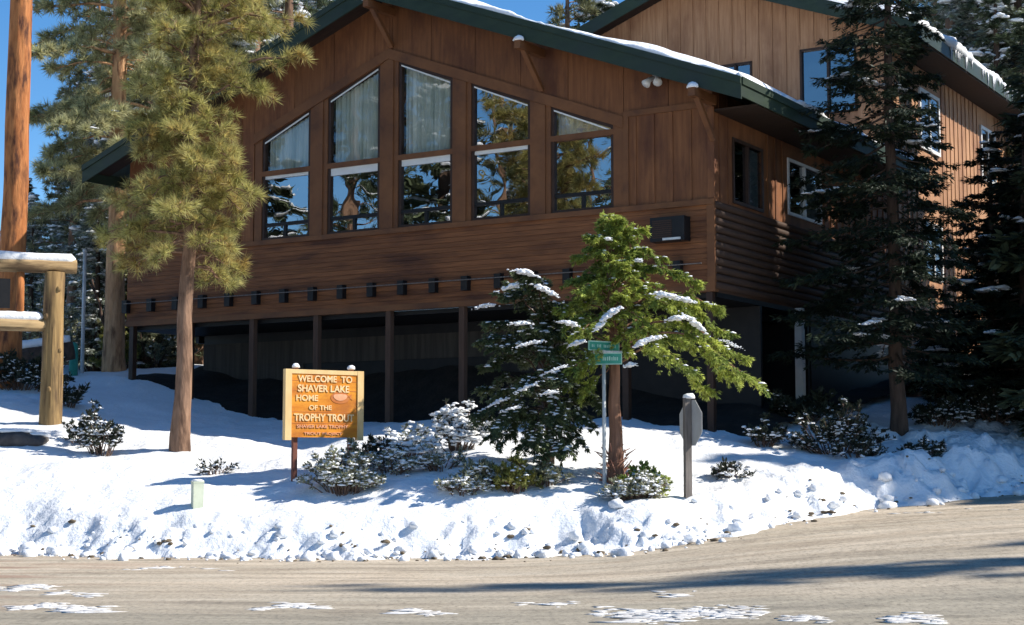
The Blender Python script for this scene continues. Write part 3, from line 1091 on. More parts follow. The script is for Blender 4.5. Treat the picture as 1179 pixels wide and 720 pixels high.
# dirt and drifted snow under the lodge
xs2, ys2 = np.linspace(-16.4, 0.9, 90), np.linspace(-0.12, 10.8, 40)
X2, Y2 = np.meshgrid(xs2, ys2)
PW = np.array([CX, CY])[:, None, None] - EU[:, None, None] * X2 + RV[:, None, None] * Y2
g0 = Gz(PW[0], PW[1])
front = Gz(*(np.array([CX, CY])[:, None, None] - EU[:, None, None] * X2 + RV[:, None, None] * 0.3))
gd_ = ground(PW[0], PW[1])
bankz = gd_ - .12 + .22 * smooth(-.1, .35, Y2 + .3 * (vnoise(X2, Y2, 1.1, 43) - .5)) + 1.3 * smooth(0.5, 3.2, Y2) * np.exp(-((X2 + 8) / 5.5) ** 2) + .14 * (vnoise(X2, Y2, 1.2, 41) - .5)
bankz = np.minimum(bankz, 4.2)
V = np.stack([PW[0].ravel(), PW[1].ravel(), bankz.ravel()], 1)
i = np.arange(89)[None, :] + np.arange(39)[:, None] * 90
me = mesh_np('dirt_ground', V, np.stack([i, i + 1, i + 91, i + 90], -1).reshape(-1, 4))
me.polygons.foreach_set('use_smooth', [True] * len(me.polygons))
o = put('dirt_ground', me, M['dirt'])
o['kind'] = 'structure'

# ------------------------------------------------------------------ the tall rear lodge
RV0, RAP, REZ = 11.0, 5.55, 12.75
rear = thing('rear_lodge', 'taller board-and-batten lodge with snowy eave rising behind the front gable', 'building', bworld(0, RV0, 0), BRZ)
ROV, ROF, RDEP = 1.0, 0.9, 13.0


def rroof(u):
    return REZ + PIT * ((u + ROV) if u < RAP else (2 * RAP + ROV - u))


RW = 2 * RAP
mb = MB()
rh = [(4.85, 3.85, 11.3, 12.5), (2.45, 0.85, 10.75, 12.62)]


def rear_strip(u0, u1):
    zt0, zt1 = rroof(u0) - .12, rroof(u1) - .12
    hh = [q for q in rh if abs(q[0] - u0) < 1e-6]
    if hh:
        mb.prism([(-u0, 2), (-u1, 2), (-u1, hh[0][2]), (-u0, hh[0][2])], 0, .12)
        mb.prism([(-u0, hh[0][3]), (-u1, hh[0][3]), (-u1, zt1), (-u0, zt0)], 0, .12)
    else:
        mb.prism([(-u0, 2), (-u1, 2), (-u1, zt1), (-u0, zt0)], 0, .12)


for u0, u1 in ((RW, RAP), (RAP, 4.85), (4.85, 3.85), (3.85, 2.45), (2.45, .85), (.85, 0.0)):
    rear_strip(u0, u1)
u = 0.06
while u < RW:
    q = [w for w in rh if w[1] - .12 < u < w[0] + .12]
    if q:
        mb.box(-u - .025, -u + .025, -.022, 0, q[0][3] + .1, rroof(u) - .16)
    else:
        mb.box(-u - .025, -u + .025, -.022, 0, 8.5, rroof(u) - .16)
    u += 0.40
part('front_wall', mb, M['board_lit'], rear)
mb = MB()
rsh = [(2.6, 4.2, 10.2, 11.7), (8.6, 10.0, 10.2, 11.7), (2.8, 4.2, 6.6, 8.0)]
mb.box(-.12, 0, .12, RDEP, 2, REZ + .3)
y = 0.2
while y < RDEP:
    if not any(q[0] - .12 < y < q[1] + .12 for q in rsh):
        mb.box(0, .022, y - .025, y + .025, 2.2, REZ - .3)
    y += 0.40
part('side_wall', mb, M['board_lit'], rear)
for y0, y1, z0, z1 in rsh:
    f = MB()
    for bx in ((y0 - .1, y0, z0 - .1, z1 + .1), (y1, y1 + .1, z0 - .1, z1 + .1), (y0, y1, z0 - .1, z0), (y0, y1, z1, z1 + .1),
               ((y0 + y1) / 2 - .04, (y0 + y1) / 2 + .04, z0, z1)):
        f.box(0.0, 0.06, bx[0], bx[1], bx[2], bx[3])
    win = part('window', f, M['white_paint'], rear)
    p = MB()
    p.add([(.03, y0, z0), (.03, y1, z0), (.03, y1, z1), (.03, y0, z1)], [(0, 1, 2, 3)])
    part('pane', p, M['glass_blue'], win)
for a, b_, z0, z1 in rh:
    f = MB()
    for bx in ((a, a - .06, z0, z1), (b_ + .06, b_, z0, z1), (a, b_, z0, z0 + .06), (a, b_, z1 - .06, z1), ((a + b_) / 2 + .03, (a + b_) / 2 - .03, z0, z1)):
        f.box(-bx[0], -bx[1], -.03, .1, bx[2], bx[3])
    win = part('window', f, M['frame'], rear)
    p = MB()
    p.add([(-a, .05, z0), (-b_, .05, z0), (-b_, .05, z1), (-a, .05, z1)], [(0, 1, 2, 3)])
    part('pane', p, M['glass_blue'], win)
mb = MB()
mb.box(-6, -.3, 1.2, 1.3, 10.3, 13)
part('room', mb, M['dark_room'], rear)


def rslab(mb, u0, u1, v0, v1, t0, t1):
    mb.prism([(-u1, rroof(u1) + t0), (-u0, rroof(u0) + t0), (-u0, rroof(u0) + t1), (-u1, rroof(u1) + t1)], v0, v1)


RL = 2 * RAP + ROV
mb = MB()
rslab(mb, -ROV + .04, RAP, -ROF + .04, RDEP + .6, -.12, 0)
rslab(mb, RAP, RL - .04, -ROF + .04, RDEP + .6, -.12, 0)
roof2 = part('roof', mb, M['roofing'], rear)
mb = MB()
for u0, u1 in ((-ROV, RAP), (RAP, RL)):
    mb.prism([(-u1, rroof(u1) - .40), (-u0, rroof(u0) - .40), (-u0, rroof(u0)), (-u1, rroof(u1))], -ROF, -ROF + .04)
mb.box(ROV - .04, ROV, -ROF + .04, RDEP + .6, REZ - .36, REZ + .01)
part('fascia', mb, M['green'], roof2)
mb = MB()
mb.box(0.02, ROV - .05, 0, RDEP + .5, REZ - .40, REZ - .36)
rslab(mb, RAP, RL - .05, -ROF + .05, -.002, -.16, -.122)
part('soffit', mb, M['soffit'], roof2)
part('snow', roof_snow(-ROV + .02, RAP - .02, -ROF - .01, RDEP + .5, .30, rroof, 51), M['snow'], roof2)
part('snow', roof_snow(RAP + .02, RL - .02, -ROF - .01, RDEP + .5, .05, rroof, 55), M['snow'], roof2)
k = np.linspace(-ROF, RDEP + .5, 90)
part('snow_rim', rim_snow([(ROV - .06, v, REZ + .02) for v in k], .21, 57), M['snow'], roof2, True)
mb = MB()
for _ in range(34):
    v = rng.uniform(2, RDEP)
    l_ = rng.uniform(.12, .45)
    mb.tube([(ROV + .02, v, REZ + .02), (ROV + .02, v, REZ - l_ * .5), (ROV + .02, v, REZ - l_)], [.035, .02, .003], 5)
part('icicle', mb, M['snow'], roof2, True)['kind'] = 'stuff'


# ------------------------------------------------------------------ vegetation
def unit(a):
    return a / (np.linalg.norm(a, axis=-1, keepdims=True) + 1e-9)


def tufts(C, D, n, length, width, spread, g):
    """Needle tufts: n thin blades fanned round direction D at each centre C."""
    N = len(C)
    C, D = np.repeat(C, n, 0), np.repeat(D, n, 0)
    d = unit(D + spread * g.standard_normal((N * n, 3)))
    L = length * (0.65 + 0.5 * g.random((N * n, 1)))
    s = unit(np.cross(d, g.standard_normal((N * n, 3)))) * width / 2
    b = C + d * L * 0.08
    tip = C + d * L + np.array([0, 0, -0.10]) * L * g.random((N * n, 1))
    V = np.stack([b - s, b + s, tip], 1).reshape(-1, 3)
    return V, np.arange(N * n * 3).reshape(-1, 3)


def sprays(P, D, n, length, width, droop, g, upn=None, fan=1.0):
    """Flat fir sprays: n diamond leaves fanned in the spray's own plane at each point P along direction D."""
    N = len(P)
    P, D = np.repeat(P, n, 0), np.repeat(D, n, 0)
    up = np.array([0, 0, 1.0]) + 0.35 * g.standard_normal((N * n, 3))
    side = unit(np.cross(D, up))
    a = (g.random((N * n, 1)) * 2 - 1) * fan
    d = unit(D * np.cos(a) + side * np.sin(a) + np.array([0, 0, -droop]) * g.random((N * n, 1)) + .12 * g.standard_normal((N * n, 3)))
    L = length * (0.6 + 0.6 * g.random((N * n, 1)))
    s = unit(np.cross(d, up)) * width / 2 * (0.7 + 0.6 * g.random((N * n, 1)))
    o_ = P + 0.25 * length * g.standard_normal((N * n, 3)) * 0.5
    V = np.stack([o_, o_ + d * L * .45 - s, o_ + d * L, o_ + d * L * .45 + s], 1).reshape(-1, 4 * 3).reshape(-1, 3)
    return V, np.arange(N * n * 4).reshape(-1, 4)


def curve(p, q, sag, n=6, g=rng, wob=0.0):
    t = np.linspace(0, 1, n)[:, None]
    P = np.asarray(p)[None] * (1 - t) + np.asarray(q)[None] * t
    P[:, 2] += sag * 4 * (t * (1 - t))[:, 0]
    if wob:
        P[1:-1] += wob * g.standard_normal((n - 2, 3))
    return P


def limb_points(P, n, s0, g):
    """n points along polyline P from fraction s0 outwards, with their directions."""
    s = s0 + (1 - s0) * np.sort(g.random(n)) ** 0.8
    f = s * (len(P) - 1)
    i = np.minimum(f.astype(int), len(P) - 2)
    fr = (f - i)[:, None]
    return P[i] * (1 - fr) + P[i + 1] * fr, unit(P[i + 1] - P[i]), s


def twigs_off(P, n, s0, ang, l0, l1, g, updown=0.15):
    """Side twigs off a limb: start, end arrays (longer near the limb's middle)."""
    p, d, s = limb_points(P, n, s0, g)
    sd = np.where(g.random(n) < .5, 1.0, -1.0)[:, None]
    side = unit(np.cross(d, np.array([0, 0, 1.0])))
    e = unit(d * math.cos(ang) + side * sd * math.sin(ang) + np.array([0, 0, 1.0]) * updown * g.standard_normal((n, 1)))
    L = (l0 + (l1 - l0) * g.random((n, 1))) * (1.15 - 0.75 * s[:, None])
    return p, p + e * L, e


def trunk_mb(H, r0, r1, g, lean=(0, 0), n=14, seg=12, flare=1.35, z0=-0.5):
    t = np.linspace(0, 1, n)
    z = z0 + (H - z0) * t
    x = lean[0] * t + .05 * np.cumsum(g.standard_normal(n)) * .4
    y = lean[1] * t + .05 * np.cumsum(g.standard_normal(n)) * .4
    x -= np.interp(0, z, x)
    y -= np.interp(0, z, y)
    rad = r1 + (r0 - r1) * (1 - t) ** 0.8
    rad = rad * (1 + (flare - 1) * np.exp(-np.clip(z, 0, 99) / .35))
    mb = MB()
    mb.tube(np.stack([x, y, z], 1), rad, seg, True, 0.03)
    return mb, np.stack([x, y, z], 1)


def pine_tree(name, label, base, H, r0, limbs, bark, needle, g, tuft_n=26, tl=.22, tw=.016, dens=1.0, group=None, snow=0, lean=(0, 0), r1=.04,
              tw_len=(.25, .6), trunk_seg=12):
    """limbs: list of (z0, azimuth, length, rise, sag)."""
    root = thing(name, label, 'tree', base, 0, group)
    tm, axis = trunk_mb(H, r0, r1, g, lean, 18, trunk_seg)
    C, D, SN = [], [], []
    for z0, az, L, rise, sag in limbs:
        a = np.array([np.interp(z0, axis[:, 2], axis[:, 0]), np.interp(z0, axis[:, 2], axis[:, 1]), z0])
        e = a + np.array([math.cos(az) * L, math.sin(az) * L, rise])
        P = curve(a, e, sag, 7, g, .03)
        tm.tube(P, np.linspace(.012 + .016 * L, .008, 7), 5, True)
        n = max(4, int(6.5 * L * dens))
        p, q, d = twigs_off(P, n, .22, .9, *tw_len, g, .35)
        for pi, qi in zip(p, q):
            tm.tube([pi, (pi + qi) / 2 + [0, 0, -.02], qi], [.009, .007, .004], 4, False)
        C += [q, (p + q) / 2 + .03 * g.standard_normal(p.shape), P[-1:], P[-2:-1]]
        up = np.array([0, 0, .35])
        D += [unit(d + up), unit(d + up * 1.6), unit(P[-1:] - P[-2:-1] + up), unit(P[-1:] - P[-2:-1] + up)]
        if snow and g.random() < snow:
            SN.append(P)
    C, D = np.concatenate(C), np.concatenate(D)
    put('trunk', tm.mesh('trunk', True), bark, root)
    V, F = tufts(C, D, tuft_n, tl, tw, .75, g)
    put('crown', mesh_np('crown', V, F), needle, root)
    if SN:
        sb = MB()
        for P in SN:
            p, d, s = limb_points(P, 5, .45, g)
            for c in p:
                r_ = g.uniform(.05, .12)
                sb.blob(c + [0, 0, .04], (r_ * 1.5, r_, r_ * .5), g.uniform(0, 6), .01, .15)
        put('snow', sb.mesh('snow', True), M['snow'], root)['kind'] = 'stuff'
    return root


# the near ponderosa on the left
g = np.random.default_rng(11)
base = ground_hit(207, 519)
limbs = [(g.uniform(3.9, 11), g.uniform(0, 6.28), g.uniform(.35, .95), g.uniform(-.2, .25), .08) for _ in range(70)]
for k in range(104):
    z0 = 3.5 + (k / 104) ** 1.0 * 8.6
    az = g.uniform(0, 2 * math.pi)
    L = (1.15 + 0.9 * g.random()) * (1.0 if z0 < 9 else 1 - (z0 - 9) / 6)
    # heavier boughs towards the building, as the tree has them
    L *= (0.92 - 0.20 * math.cos(az)) if z0 < 5.6 else (.84 + .24 * math.cos(az - .2)) if z0 < 8.6 else (.88 - .06 * math.cos(az))
    if z0 < 4.6:
        L *= .75
    rise = g.uniform(-.55, .15) if z0 < 7 else g.uniform(-.2, .45)
    limbs.append((z0, az, L, rise, g.uniform(.05, .25)))
pine_tree('ponderosa_pine', 'young yellow-green pine with a bare slim trunk left of the welcome sign', base, 12.6, .175, limbs,
          M['bark_pine'], M['needle_pine'], g, 42, .25, .0125, 1.2, lean=(.16, .1), r1=.02)

# the older pine behind it
g = np.random.default_rng(12)
b2 = spot(129, 45)
limbs = []
for k in range(110):
    z0 = 4.6 + k / 110 * 10
    az = g.uniform(0, 2 * math.pi)
    limbs.append((z0, az, g.uniform(1.0, 3.1) * (1 if z0 < 12 else .8), g.uniform(-.9, .2), g.uniform(.05, .3)))
pine_tree('old_pine', 'older pine with a thick tan trunk standing behind the near yellow-green pine', b2, 16, .30, limbs, M['bark_tan'], M['needle_olive'],
          g, 30, .31, .026, 1.5, snow=.3, lean=(-.1, 0), r1=.1)

# the big orange trunk at the picture's edge, its crown above the frame
g = np.random.default_rng(13)
b3 = spot(5, 39)
limbs = [(11.5 + k * .28, g.uniform(0, 6.28), g.uniform(1.5, 2.8), g.uniform(-.5, .5), .2) for k in range(36)]
pine_tree('orange_pine', 'tall pine with a thick bare orange trunk behind the log frame', b3, 23, .33, limbs, M['bark_orange'], M['needle_olive'], g, 22, .28, .024, .8,
          lean=(.25, 0), r1=.15, trunk_seg=18)


def fir_tree(name, label, base, H, r0, z_low, R0, g, bark, needle, nl=90, leaf=(.17, .05), nleaf=9, ntw=12, droop=.35, snow=.3, group=None, taper=.8,
             cat='tree', limb_rise=(-.25, .1), snow_r=(.06, .16), thin=0.0):
    root = thing(name, label, cat, base, 0, group)
    tm, axis = trunk_mb(H, r0, .015, g, (0, 0), 14, 10)
    PP, DD, SN = [], [], []
    for k in range(nl):
        f = (k + g.random()) / nl
        z0 = z_low + (H - z_low) * f ** 1.05
        az = k * 2.39996 + g.normal(0, .3)
        L = max(.15, R0 * (1 - f) ** taper * g.uniform(.65, 1.12)) * (1 - thin * max(0, math.cos(az)))
        a = np.array([np.interp(z0, axis[:, 2], axis[:, 0]), np.interp(z0, axis[:, 2], axis[:, 1]), z0])
        e = a + np.array([math.cos(az) * L, math.sin(az) * L, g.uniform(*limb_rise) * L])
        P = curve(a, e, -.04 * L * g.random(), 6, g, .02 * L)
        tm.tube(P, np.linspace(.008 + .011 * L, .005, 6), 4, False)
        n = max(4, int(ntw * L / 1.0))
        p, q, d = twigs_off(P, n, .15, .95, .25 * L + .05, .48 * L + .08, g, .12)
        for fr in (.3, .65, 1.0):
            PP.append(p * (1 - fr) + q * fr)
            DD.append(d)
        pm, dm, _ = limb_points(P, max(3, n // 2), .2, g)
        PP.append(pm)
        DD.append(dm)
        if g.random() < snow:
            SN.append((P, L))
    PP, DD = np.concatenate(PP), np.concatenate(DD)
    put('trunk', tm.mesh('trunk', True), bark, root)
    V, F = sprays(PP, DD, nleaf, leaf[0], leaf[1], droop, g)
    put('crown', mesh_np('crown', V, F), needle, root)
    if SN:
        sb = MB()
        for P, L in SN:
            p, d, s = limb_points(P, int(2 + 3 * L), .4, g)
            for c in p:
                r_ = g.uniform(*snow_r)
                for _ in range(4):
                    rr = r_ * g.uniform(.3, .8)
                    sb.blob(c + g.normal(0, .75, 3) * r_ * [1, 1, .15] + [0, 0, .03], (rr * g.uniform(1, 2), rr * g.uniform(.8, 1.2), rr * .45),
                            math.atan2(d[0][1], d[0][0]), rr * .2, .2)
        put('snow', sb.mesh('snow', True), M['snow'], root)['kind'] = 'stuff'
    return root


# dark fir on the right, at the corner of the lodge
g = np.random.default_rng(21)
b4 = ground_hit(1035, 500)
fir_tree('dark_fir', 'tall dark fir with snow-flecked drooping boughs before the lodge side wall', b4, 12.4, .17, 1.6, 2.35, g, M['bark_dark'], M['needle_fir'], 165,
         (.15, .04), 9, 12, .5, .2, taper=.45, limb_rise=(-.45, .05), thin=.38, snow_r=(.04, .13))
# shaded firs along the side yard
RIGHT = [(1146, 37.0, 6.4, 1.8, .5), (1182, 36.0, 7.0, 2.1, .5), (1086, 40.0, 2.0, .9, .2), (1160, 41.0, 5.0, 1.9, .3), (1222, 40, 13, 2.6, .4)]
RL_ = ['dark fir with low boughs just right of the tall dark fir', 'dark fir cut off by the right edge of the picture', 'small dark fir in the gap beside the rear lodge side wall',
       'dark fir half hidden in the shade behind the right-hand firs', 'tall dark fir just beyond the right end of the lodge yard']
for k, (px, Y, H, R0, zl) in enumerate(RIGHT):
    g = np.random.default_rng(30 + k)
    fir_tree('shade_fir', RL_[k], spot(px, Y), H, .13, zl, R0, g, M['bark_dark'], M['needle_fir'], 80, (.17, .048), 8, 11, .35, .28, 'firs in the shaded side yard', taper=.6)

# the bright young cedar in the middle: hand-set boughs
g = np.random.default_rng(41)
b5 = ground_hit(709, 556)
cedar = thing('young_cedar', 'bright green young cedar with snow-laden boughs behind the street sign', 'tree', b5)
tm, axis = trunk_mb(4.55, .135, .02, g, (-.02, .05), 12, 12)
BOUGH, BOUGH2 = [], []
FIRX = at(632, 520, b5[1] + .9) - b5          # foot of the darker young fir beside it


def bough(lst, foot, zs, px, py, dy):
    tip = at(px, py, b5[1] + dy) - b5
    lst.append(curve(foot + np.array([0, 0, zs]), tip, .05, 8, g, .03))


ZERO = np.zeros(3)
for zs, px, py, dy in [(2.3, 876, 428, -.3), (2.4, 860, 400, .3), (2.7, 830, 345, -.2), (2.9, 838, 372, .4), (3.3, 806, 318, -.3), (3.7, 765, 292, -.2), (2.4, 760, 395, -1.1),
                       (2.6, 748, 372, -.9), (2.0, 800, 420, -.9), (2.2, 700, 352, -.45), (3.9, 690, 270, -.3), (4.0, 738, 262, .1), (2.1, 815, 440, .7), (2.5, 780, 380, 1.2),
                       (3.2, 740, 330, .9), (3.0, 770, 345, -.8), (3.5, 720, 300, -.6), (3.5, 705, 285, .6), (4.1, 712, 250, -.2), (4.2, 700, 246, .2), (3.0, 668, 330, -.6),
                       (2.5, 665, 378, -.9), (2.6, 725, 400, -.4), (2.9, 655, 352, .8), (2.1, 660, 420, -.7), (2.2, 850, 424, .6), (2.9, 800, 352, .9), (2.4, 690, 410, .9), (2.3, 648, 395, .3), (2.0, 655, 440, .4), (2.7, 640, 350, .2), (2.6, 652, 372, -.4), (1.9, 668, 455, .2), (3.2, 655, 318, .3)]:
    bough(BOUGH, ZERO, zs, px, py, dy)
for zs, px, py, dy in [(1.9, 572, 330, .4), (2.1, 598, 306, 0), (1.9, 612, 312, -.2), (1.6, 560, 365, .8), (1.3, 556, 415, .4), (.9, 545, 470, .3), (.8, 566, 486, -.3), (.6, 612, 505, -.4),
                       (.9, 600, 440, -.6), (1.2, 628, 400, -.4), (1.0, 575, 455, .9), (1.4, 590, 395, 1.4), (1.7, 640, 345, .6), (.7, 590, 496, .9), (.6, 655, 512, -.3), (1.5, 664, 400, .8),
                       (1.9, 585, 318, .9), (.9, 552, 440, 1.1), (1.2, 572, 390, -.2), (.7, 640, 470, -.8), (1.0, 668, 455, .5), (2.2, 618, 318, .8), (1.6, 655, 370, 1.4), (.6, 575, 505, .3),
                       (1.3, 610, 370, -.5), (.9, 625, 450, 1.6), (1.4, 555, 385, .3), (.5, 640, 514, -.3), (.5, 600, 512, .3), (.6, 668, 504, .2), (.45, 622, 518, -.4), (.4, 650, 519, .2), (.8, 682, 485, .1), (1.1, 690, 460, .4), (.7, 560, 498, .5),
                       (1.0, 548, 478, .9), (1.1, 645, 430, -.9)]:
    bough(BOUGH2, FIRX, zs, px, py, dy)
for k in range(34):
    z0 = 2.9 + 1.6 * k / 34
    az = k * 2.4
    L = (.72 * (1 - (z0 - 2.4) / 2.4) + .14) * g.uniform(.5, 1.4)
    BOUGH.append(curve([0, 0, z0], [math.cos(az) * L, math.sin(az) * L, z0 + .35 * L], -.05, 6, g, .03))
SB, SB2 = MB(), MB()


def bough_sprays(lst, tmesh):
    PP, DD = [], []
    for P in lst:
        L = np.linalg.norm(P[-1] - P[0])
        tt = np.linspace(0, 1, len(P))
        P[:, 2] += .16 * L * np.sin(np.pi * np.minimum(tt / .85, 1)) - .16 * L * np.clip(tt - .7, 0, 1) ** 1.2 * 2
        tmesh.tube(P, np.linspace(.008 + .008 * L, .005, len(P)), 5, False)
        n = int(26 * L) + 6
        p, q, d = twigs_off(P, n, .28, .8, .10, .32 + .10 * L, g, .22)
        q = q - np.array([0, 0, 1.0]) * (.35 * np.linalg.norm(q - p, axis=1, keepdims=True))
        for fr in (.25, .6, 1.0):
            PP.append(p * (1 - fr) + q * fr)
            DD.append(unit(d + [0, 0, .05 - .35 * fr]))
        PP.append(P[-2:])
        DD.append(unit(P[-2:] - P[-3:-1]))
    return np.concatenate(PP), np.concatenate(DD)


PP, DD = bough_sprays(BOUGH, tm)
put('trunk', tm.mesh('trunk', True), M['bark_red'], cedar)
V, F = sprays(PP, DD, 17, .085, .022, .5, g, fan=1.25)
put('crown', mesh_np('crown', V, F), M['needle_cedar'], cedar)
young = thing('young_fir', 'darker snow-dusted young fir drooping to the ground left of the bright cedar', 'tree', b5)
tm2, _ = trunk_mb(2.35, .085, .015, g, (.0, .0), 8, 10)
for k in range(len(tm2.v)):
    tm2.v[k] = tm2.v[k] + FIRX
for k in range(22):
    z0 = 1.5 + .95 * k / 22
    L = .55 * (1 - (z0 - 1.4) / 1.2) + .12
    a = k * 2.4
    BOUGH2.append(curve(FIRX + [0, 0, z0], FIRX + [math.cos(a) * L, math.sin(a) * L, z0 + .1], 0, 6, g, .03))
PP2, DD2 = bough_sprays(BOUGH2, tm2)
put('trunk', tm2.mesh('trunk', True), M['bark_dark'], young)
V, F = sprays(PP2, DD2, 15, .09, .024, .55, g, fan=1.25)
put('crown', mesh_np('crown', V, F), M['needle_young'], young)


def snow_on(sb, px, py, Y, rx, rz, tilt=0.0, n=9):
    """A snow load lying along a bough, slope tilt (rise per metre to the right)."""
    c = at(px, py, Y - 27 + b5[1]) - b5
    for _ in range(n * 9):
        t, u_ = np.clip(g.normal(0, .5), -1.25, 1.25), g.normal(0, .33)
        rr = rz * g.uniform(.22, .62) * (1.15 - .6 * abs(t))
        sb.blob(c + [t * rx, u_ * rx * .8, t * rx * tilt - .10 * rx * (t * t + u_ * u_) + g.normal(0, .012)],
                (rr * g.uniform(1, 1.7), rr * g.uniform(.9, 1.4), rr * g.uniform(.5, .95)), g.uniform(0, 6), rr * .4, .16)


for a in [(605, 314, 26.7, .24, .085, -.25), (628, 334, 26.6, .28, .07, -.5), (588, 330, 26.8, .16, .06, .3), (702, 362, 25.75, .20, .085, .75, 12), (690, 376, 25.7, .10, .05, .8, 5),
          (745, 392, 25.8, .26, .085, .35, 12), (768, 340, 26.1, .24, .075, -.15), (788, 345, 26.4, .22, .06, -.2), (800, 372, 26.2, .22, .07, -.8, 10), (780, 366, 26, .2, .06, .1),
          (640, 425, 25.9, .26, .035, .35), (605, 446, 26.0, .30, .04, .45), (575, 462, 26.6, .25, .035, .4), (560, 352, 27, .2, .04, .1), (610, 395, 26.2, .3, .045, .2),
          (655, 372, 26, .2, .05, -.2), (600, 372, 26.4, .2, .05, 0), (840, 395, 26.6, .2, .03, -.4), (725, 420, 26, .1, .05, .2), (590, 470, 26.3, .2, .03, .2),
          (632, 452, 25.7, .16, .04, .2), (665, 395, 25.9, .14, .05, .3), (735, 300, 26.4, .07, .03, 0), (700, 275, 26.5, .06, .03, 0)]:
    snow_on(SB2 if a[0] < 661 else SB, *a)
for sb_, pts, fr in ((SB, PP, .05), (SB2, PP2, .17)):
    for c in pts[g.random(len(pts)) < fr]:
        rr = g.uniform(.012, .034)
        sb_.blob(c + [0, 0, .02], (rr * g.uniform(1, 2.2), rr * g.uniform(1, 1.6), rr * .6), g.uniform(0, 6), rr * .3, .2)
put('snow', SB.mesh('snow', True), M['snow'], cedar)['kind'] = 'stuff'
put('snow', SB2.mesh('snow', True), M['snow'], young)['kind'] = 'stuff'
# rusty lower stem and dead twigs
tw = MB()
for k in range(70):
    a = g.uniform(0, 6.28)
    z = g.uniform(.02, .55)
    p = np.array([math.cos(a) * .17, math.sin(a) * .17, z])
    tw.tube([p, p + [math.cos(a) * .14 + g.normal(0, .06), math.sin(a) * .14 + g.normal(0, .06), g.uniform(-.02, .2)]], [.014, .006], 4, False)
put('dead_twig', tw.mesh('dead_twig'), M['twig_red'], cedar)['kind'] = 'stuff'


# ---- background conifers: three meshes, copied
def proto_fir(seed, needle, H, R0, zl, snow, nl=115, name='forest_fir', leaf=(.32, .095), nleaf=7, ntw=9):
    g = np.random.default_rng(seed)
    return fir_tree(name, 'x', (0, 0, -50), H, .02 * H, zl, R0, g, M['bark_dark'], needle, nl, leaf, nleaf, ntw, .3, snow, taper=.75, snow_r=(.10, .30))


def proto_pine(seed, needle, H, zl, snow, name='forest_pine', bark='bark_pine'):
    g = np.random.default_rng(seed)
    lb = []
    nl = 62
    for k in range(nl):
        f = k / nl
        z0 = zl + (H - zl) * f
        lb.append((z0, g.uniform(0, 6.28), g.uniform(1.3, 2.6) * (1 - .6 * f), g.uniform(-.5, .5), .15))
    return pine_tree(name, 'x', (0, 0, -50), H, .022 * H, lb, M[bark], needle, g, 16, .38, .045, .75, snow=snow)


PF = [proto_fir(61, M['needle_far'], 14, 2.6, .8, .0), proto_fir(62, M['needle_far'], 16, 2.9, 1.6, .75), proto_fir(63, M['needle_far_b'], 11, 2.4, .4, .35)]
PPN = [proto_pine(64, M['needle_far_b'], 16, 5, .25), proto_pine(65, M['needle_far'], 18, 7, .55), proto_pine(66, M['needle_far_b'], 17, 8, .1, bark='bark_orange')]
PFX = [proto_fir(67, M['needle_frost'], 15, 2.8, .8, .9), proto_pine(68, M['needle_frost'], 17, 4.5, .7)]
used = set()


def forest(kind, px, Y, sc, label, group, rz=None):
    src = (PF + PPN + PFX)[kind]
    loc = spot(px, Y, .1)
    rz = random.uniform(0, 6.28) if rz is None else rz
    if kind in used:
        return dup(src, loc, rz, label, group, sc)
    used.add(kind)
    src.location = [float(c) for c in loc]
    src.rotation_euler = (0, 0, rz)
    src.scale = (sc, sc, sc)
    src['label'], src['group'] = label, group
    return src


GRP = 'conifers in the forest behind the lodge'
WOOD = []
for k, px, Y, sc in [
    # left wood: a low dark wall, with taller trees to the right of the sky gap
    (0, 52, 70, .50), (1, 20, 66, .48), (2, 78, 62, .62), (0, 95, 74, .72), (1, 112, 58, .80), (0, 35, 85, .62), (2, 62, 90, .70),
    (4, 150, 60, .95), (1, 172, 54, .85), (3, 190, 66, 1.1), (1, 225, 60, 1.0), (5, 250, 70, 1.1), (1, 275, 64, 1.05), (4, 305, 72, 1.15), (1, 335, 78, 1.2),
    (3, 120, 76, 1.0), (0, 205, 78, 1.1), (0, 160, 88, 1.1), (5, 100, 62, .85), (2, 148, 50, .5), (2, 185, 50, .42), (0, 215, 52, .5), (4, 365, 74, 1.0), (3, 392, 86, 1.1),
    (0, 5, 78, .55), (2, -25, 60, .55), (0, -45, 72, .6), (0, 250, 60, .6), (2, 128, 66, .6),
    (6, 88, 57, .62), (6, 128, 52, .80), (7, 150, 58, .95), (6, 182, 57, 1.0), (7, 212, 58, 1.1), (6, 245, 55, 1.05), (7, 285, 60, 1.1), (6, 318, 66, 1.2), (6, 60, 64, .50),
    (6, 350, 74, 1.25), (7, 385, 78, 1.2), (6, 30, 58, .42), (6, 108, 50, .45), (7, 1108, 60, 1.25), (6, 1135, 58, 1.15), (6, 1185, 57, 1.2), (7, 1165, 66, 1.35),
    # tops behind the roof
    (3, 655, 66, 1.02), (1, 690, 70, 1.16), (2, 622, 78, 1.42),
    # right: snowy trees past the rear lodge
    (1, 1120, 68, 1.30), (4, 1150, 62, 1.25), (1, 1175, 70, 1.35), (1, 1200, 60, 1.2), (4, 1098, 80, 1.35), (1, 1060, 86, 1.25), (0, 1140, 76, 1.2), (1, 1225, 72, 1.3),
    (0, 1190, 52, .8), (1, 1165, 56, .9),
    (3, 172, 50, .8), (3, 78, 55, .62), (2, 160, 56, .9), (2, 108, 56, .62), (3, 225, 52, .95), (3, 262, 56, 1.05), (2, 238, 66, 1.2), (2, 92, 66, .95), (4, 322, 62, 1.05),
]:
    WOOD.append((k, px, Y, sc))

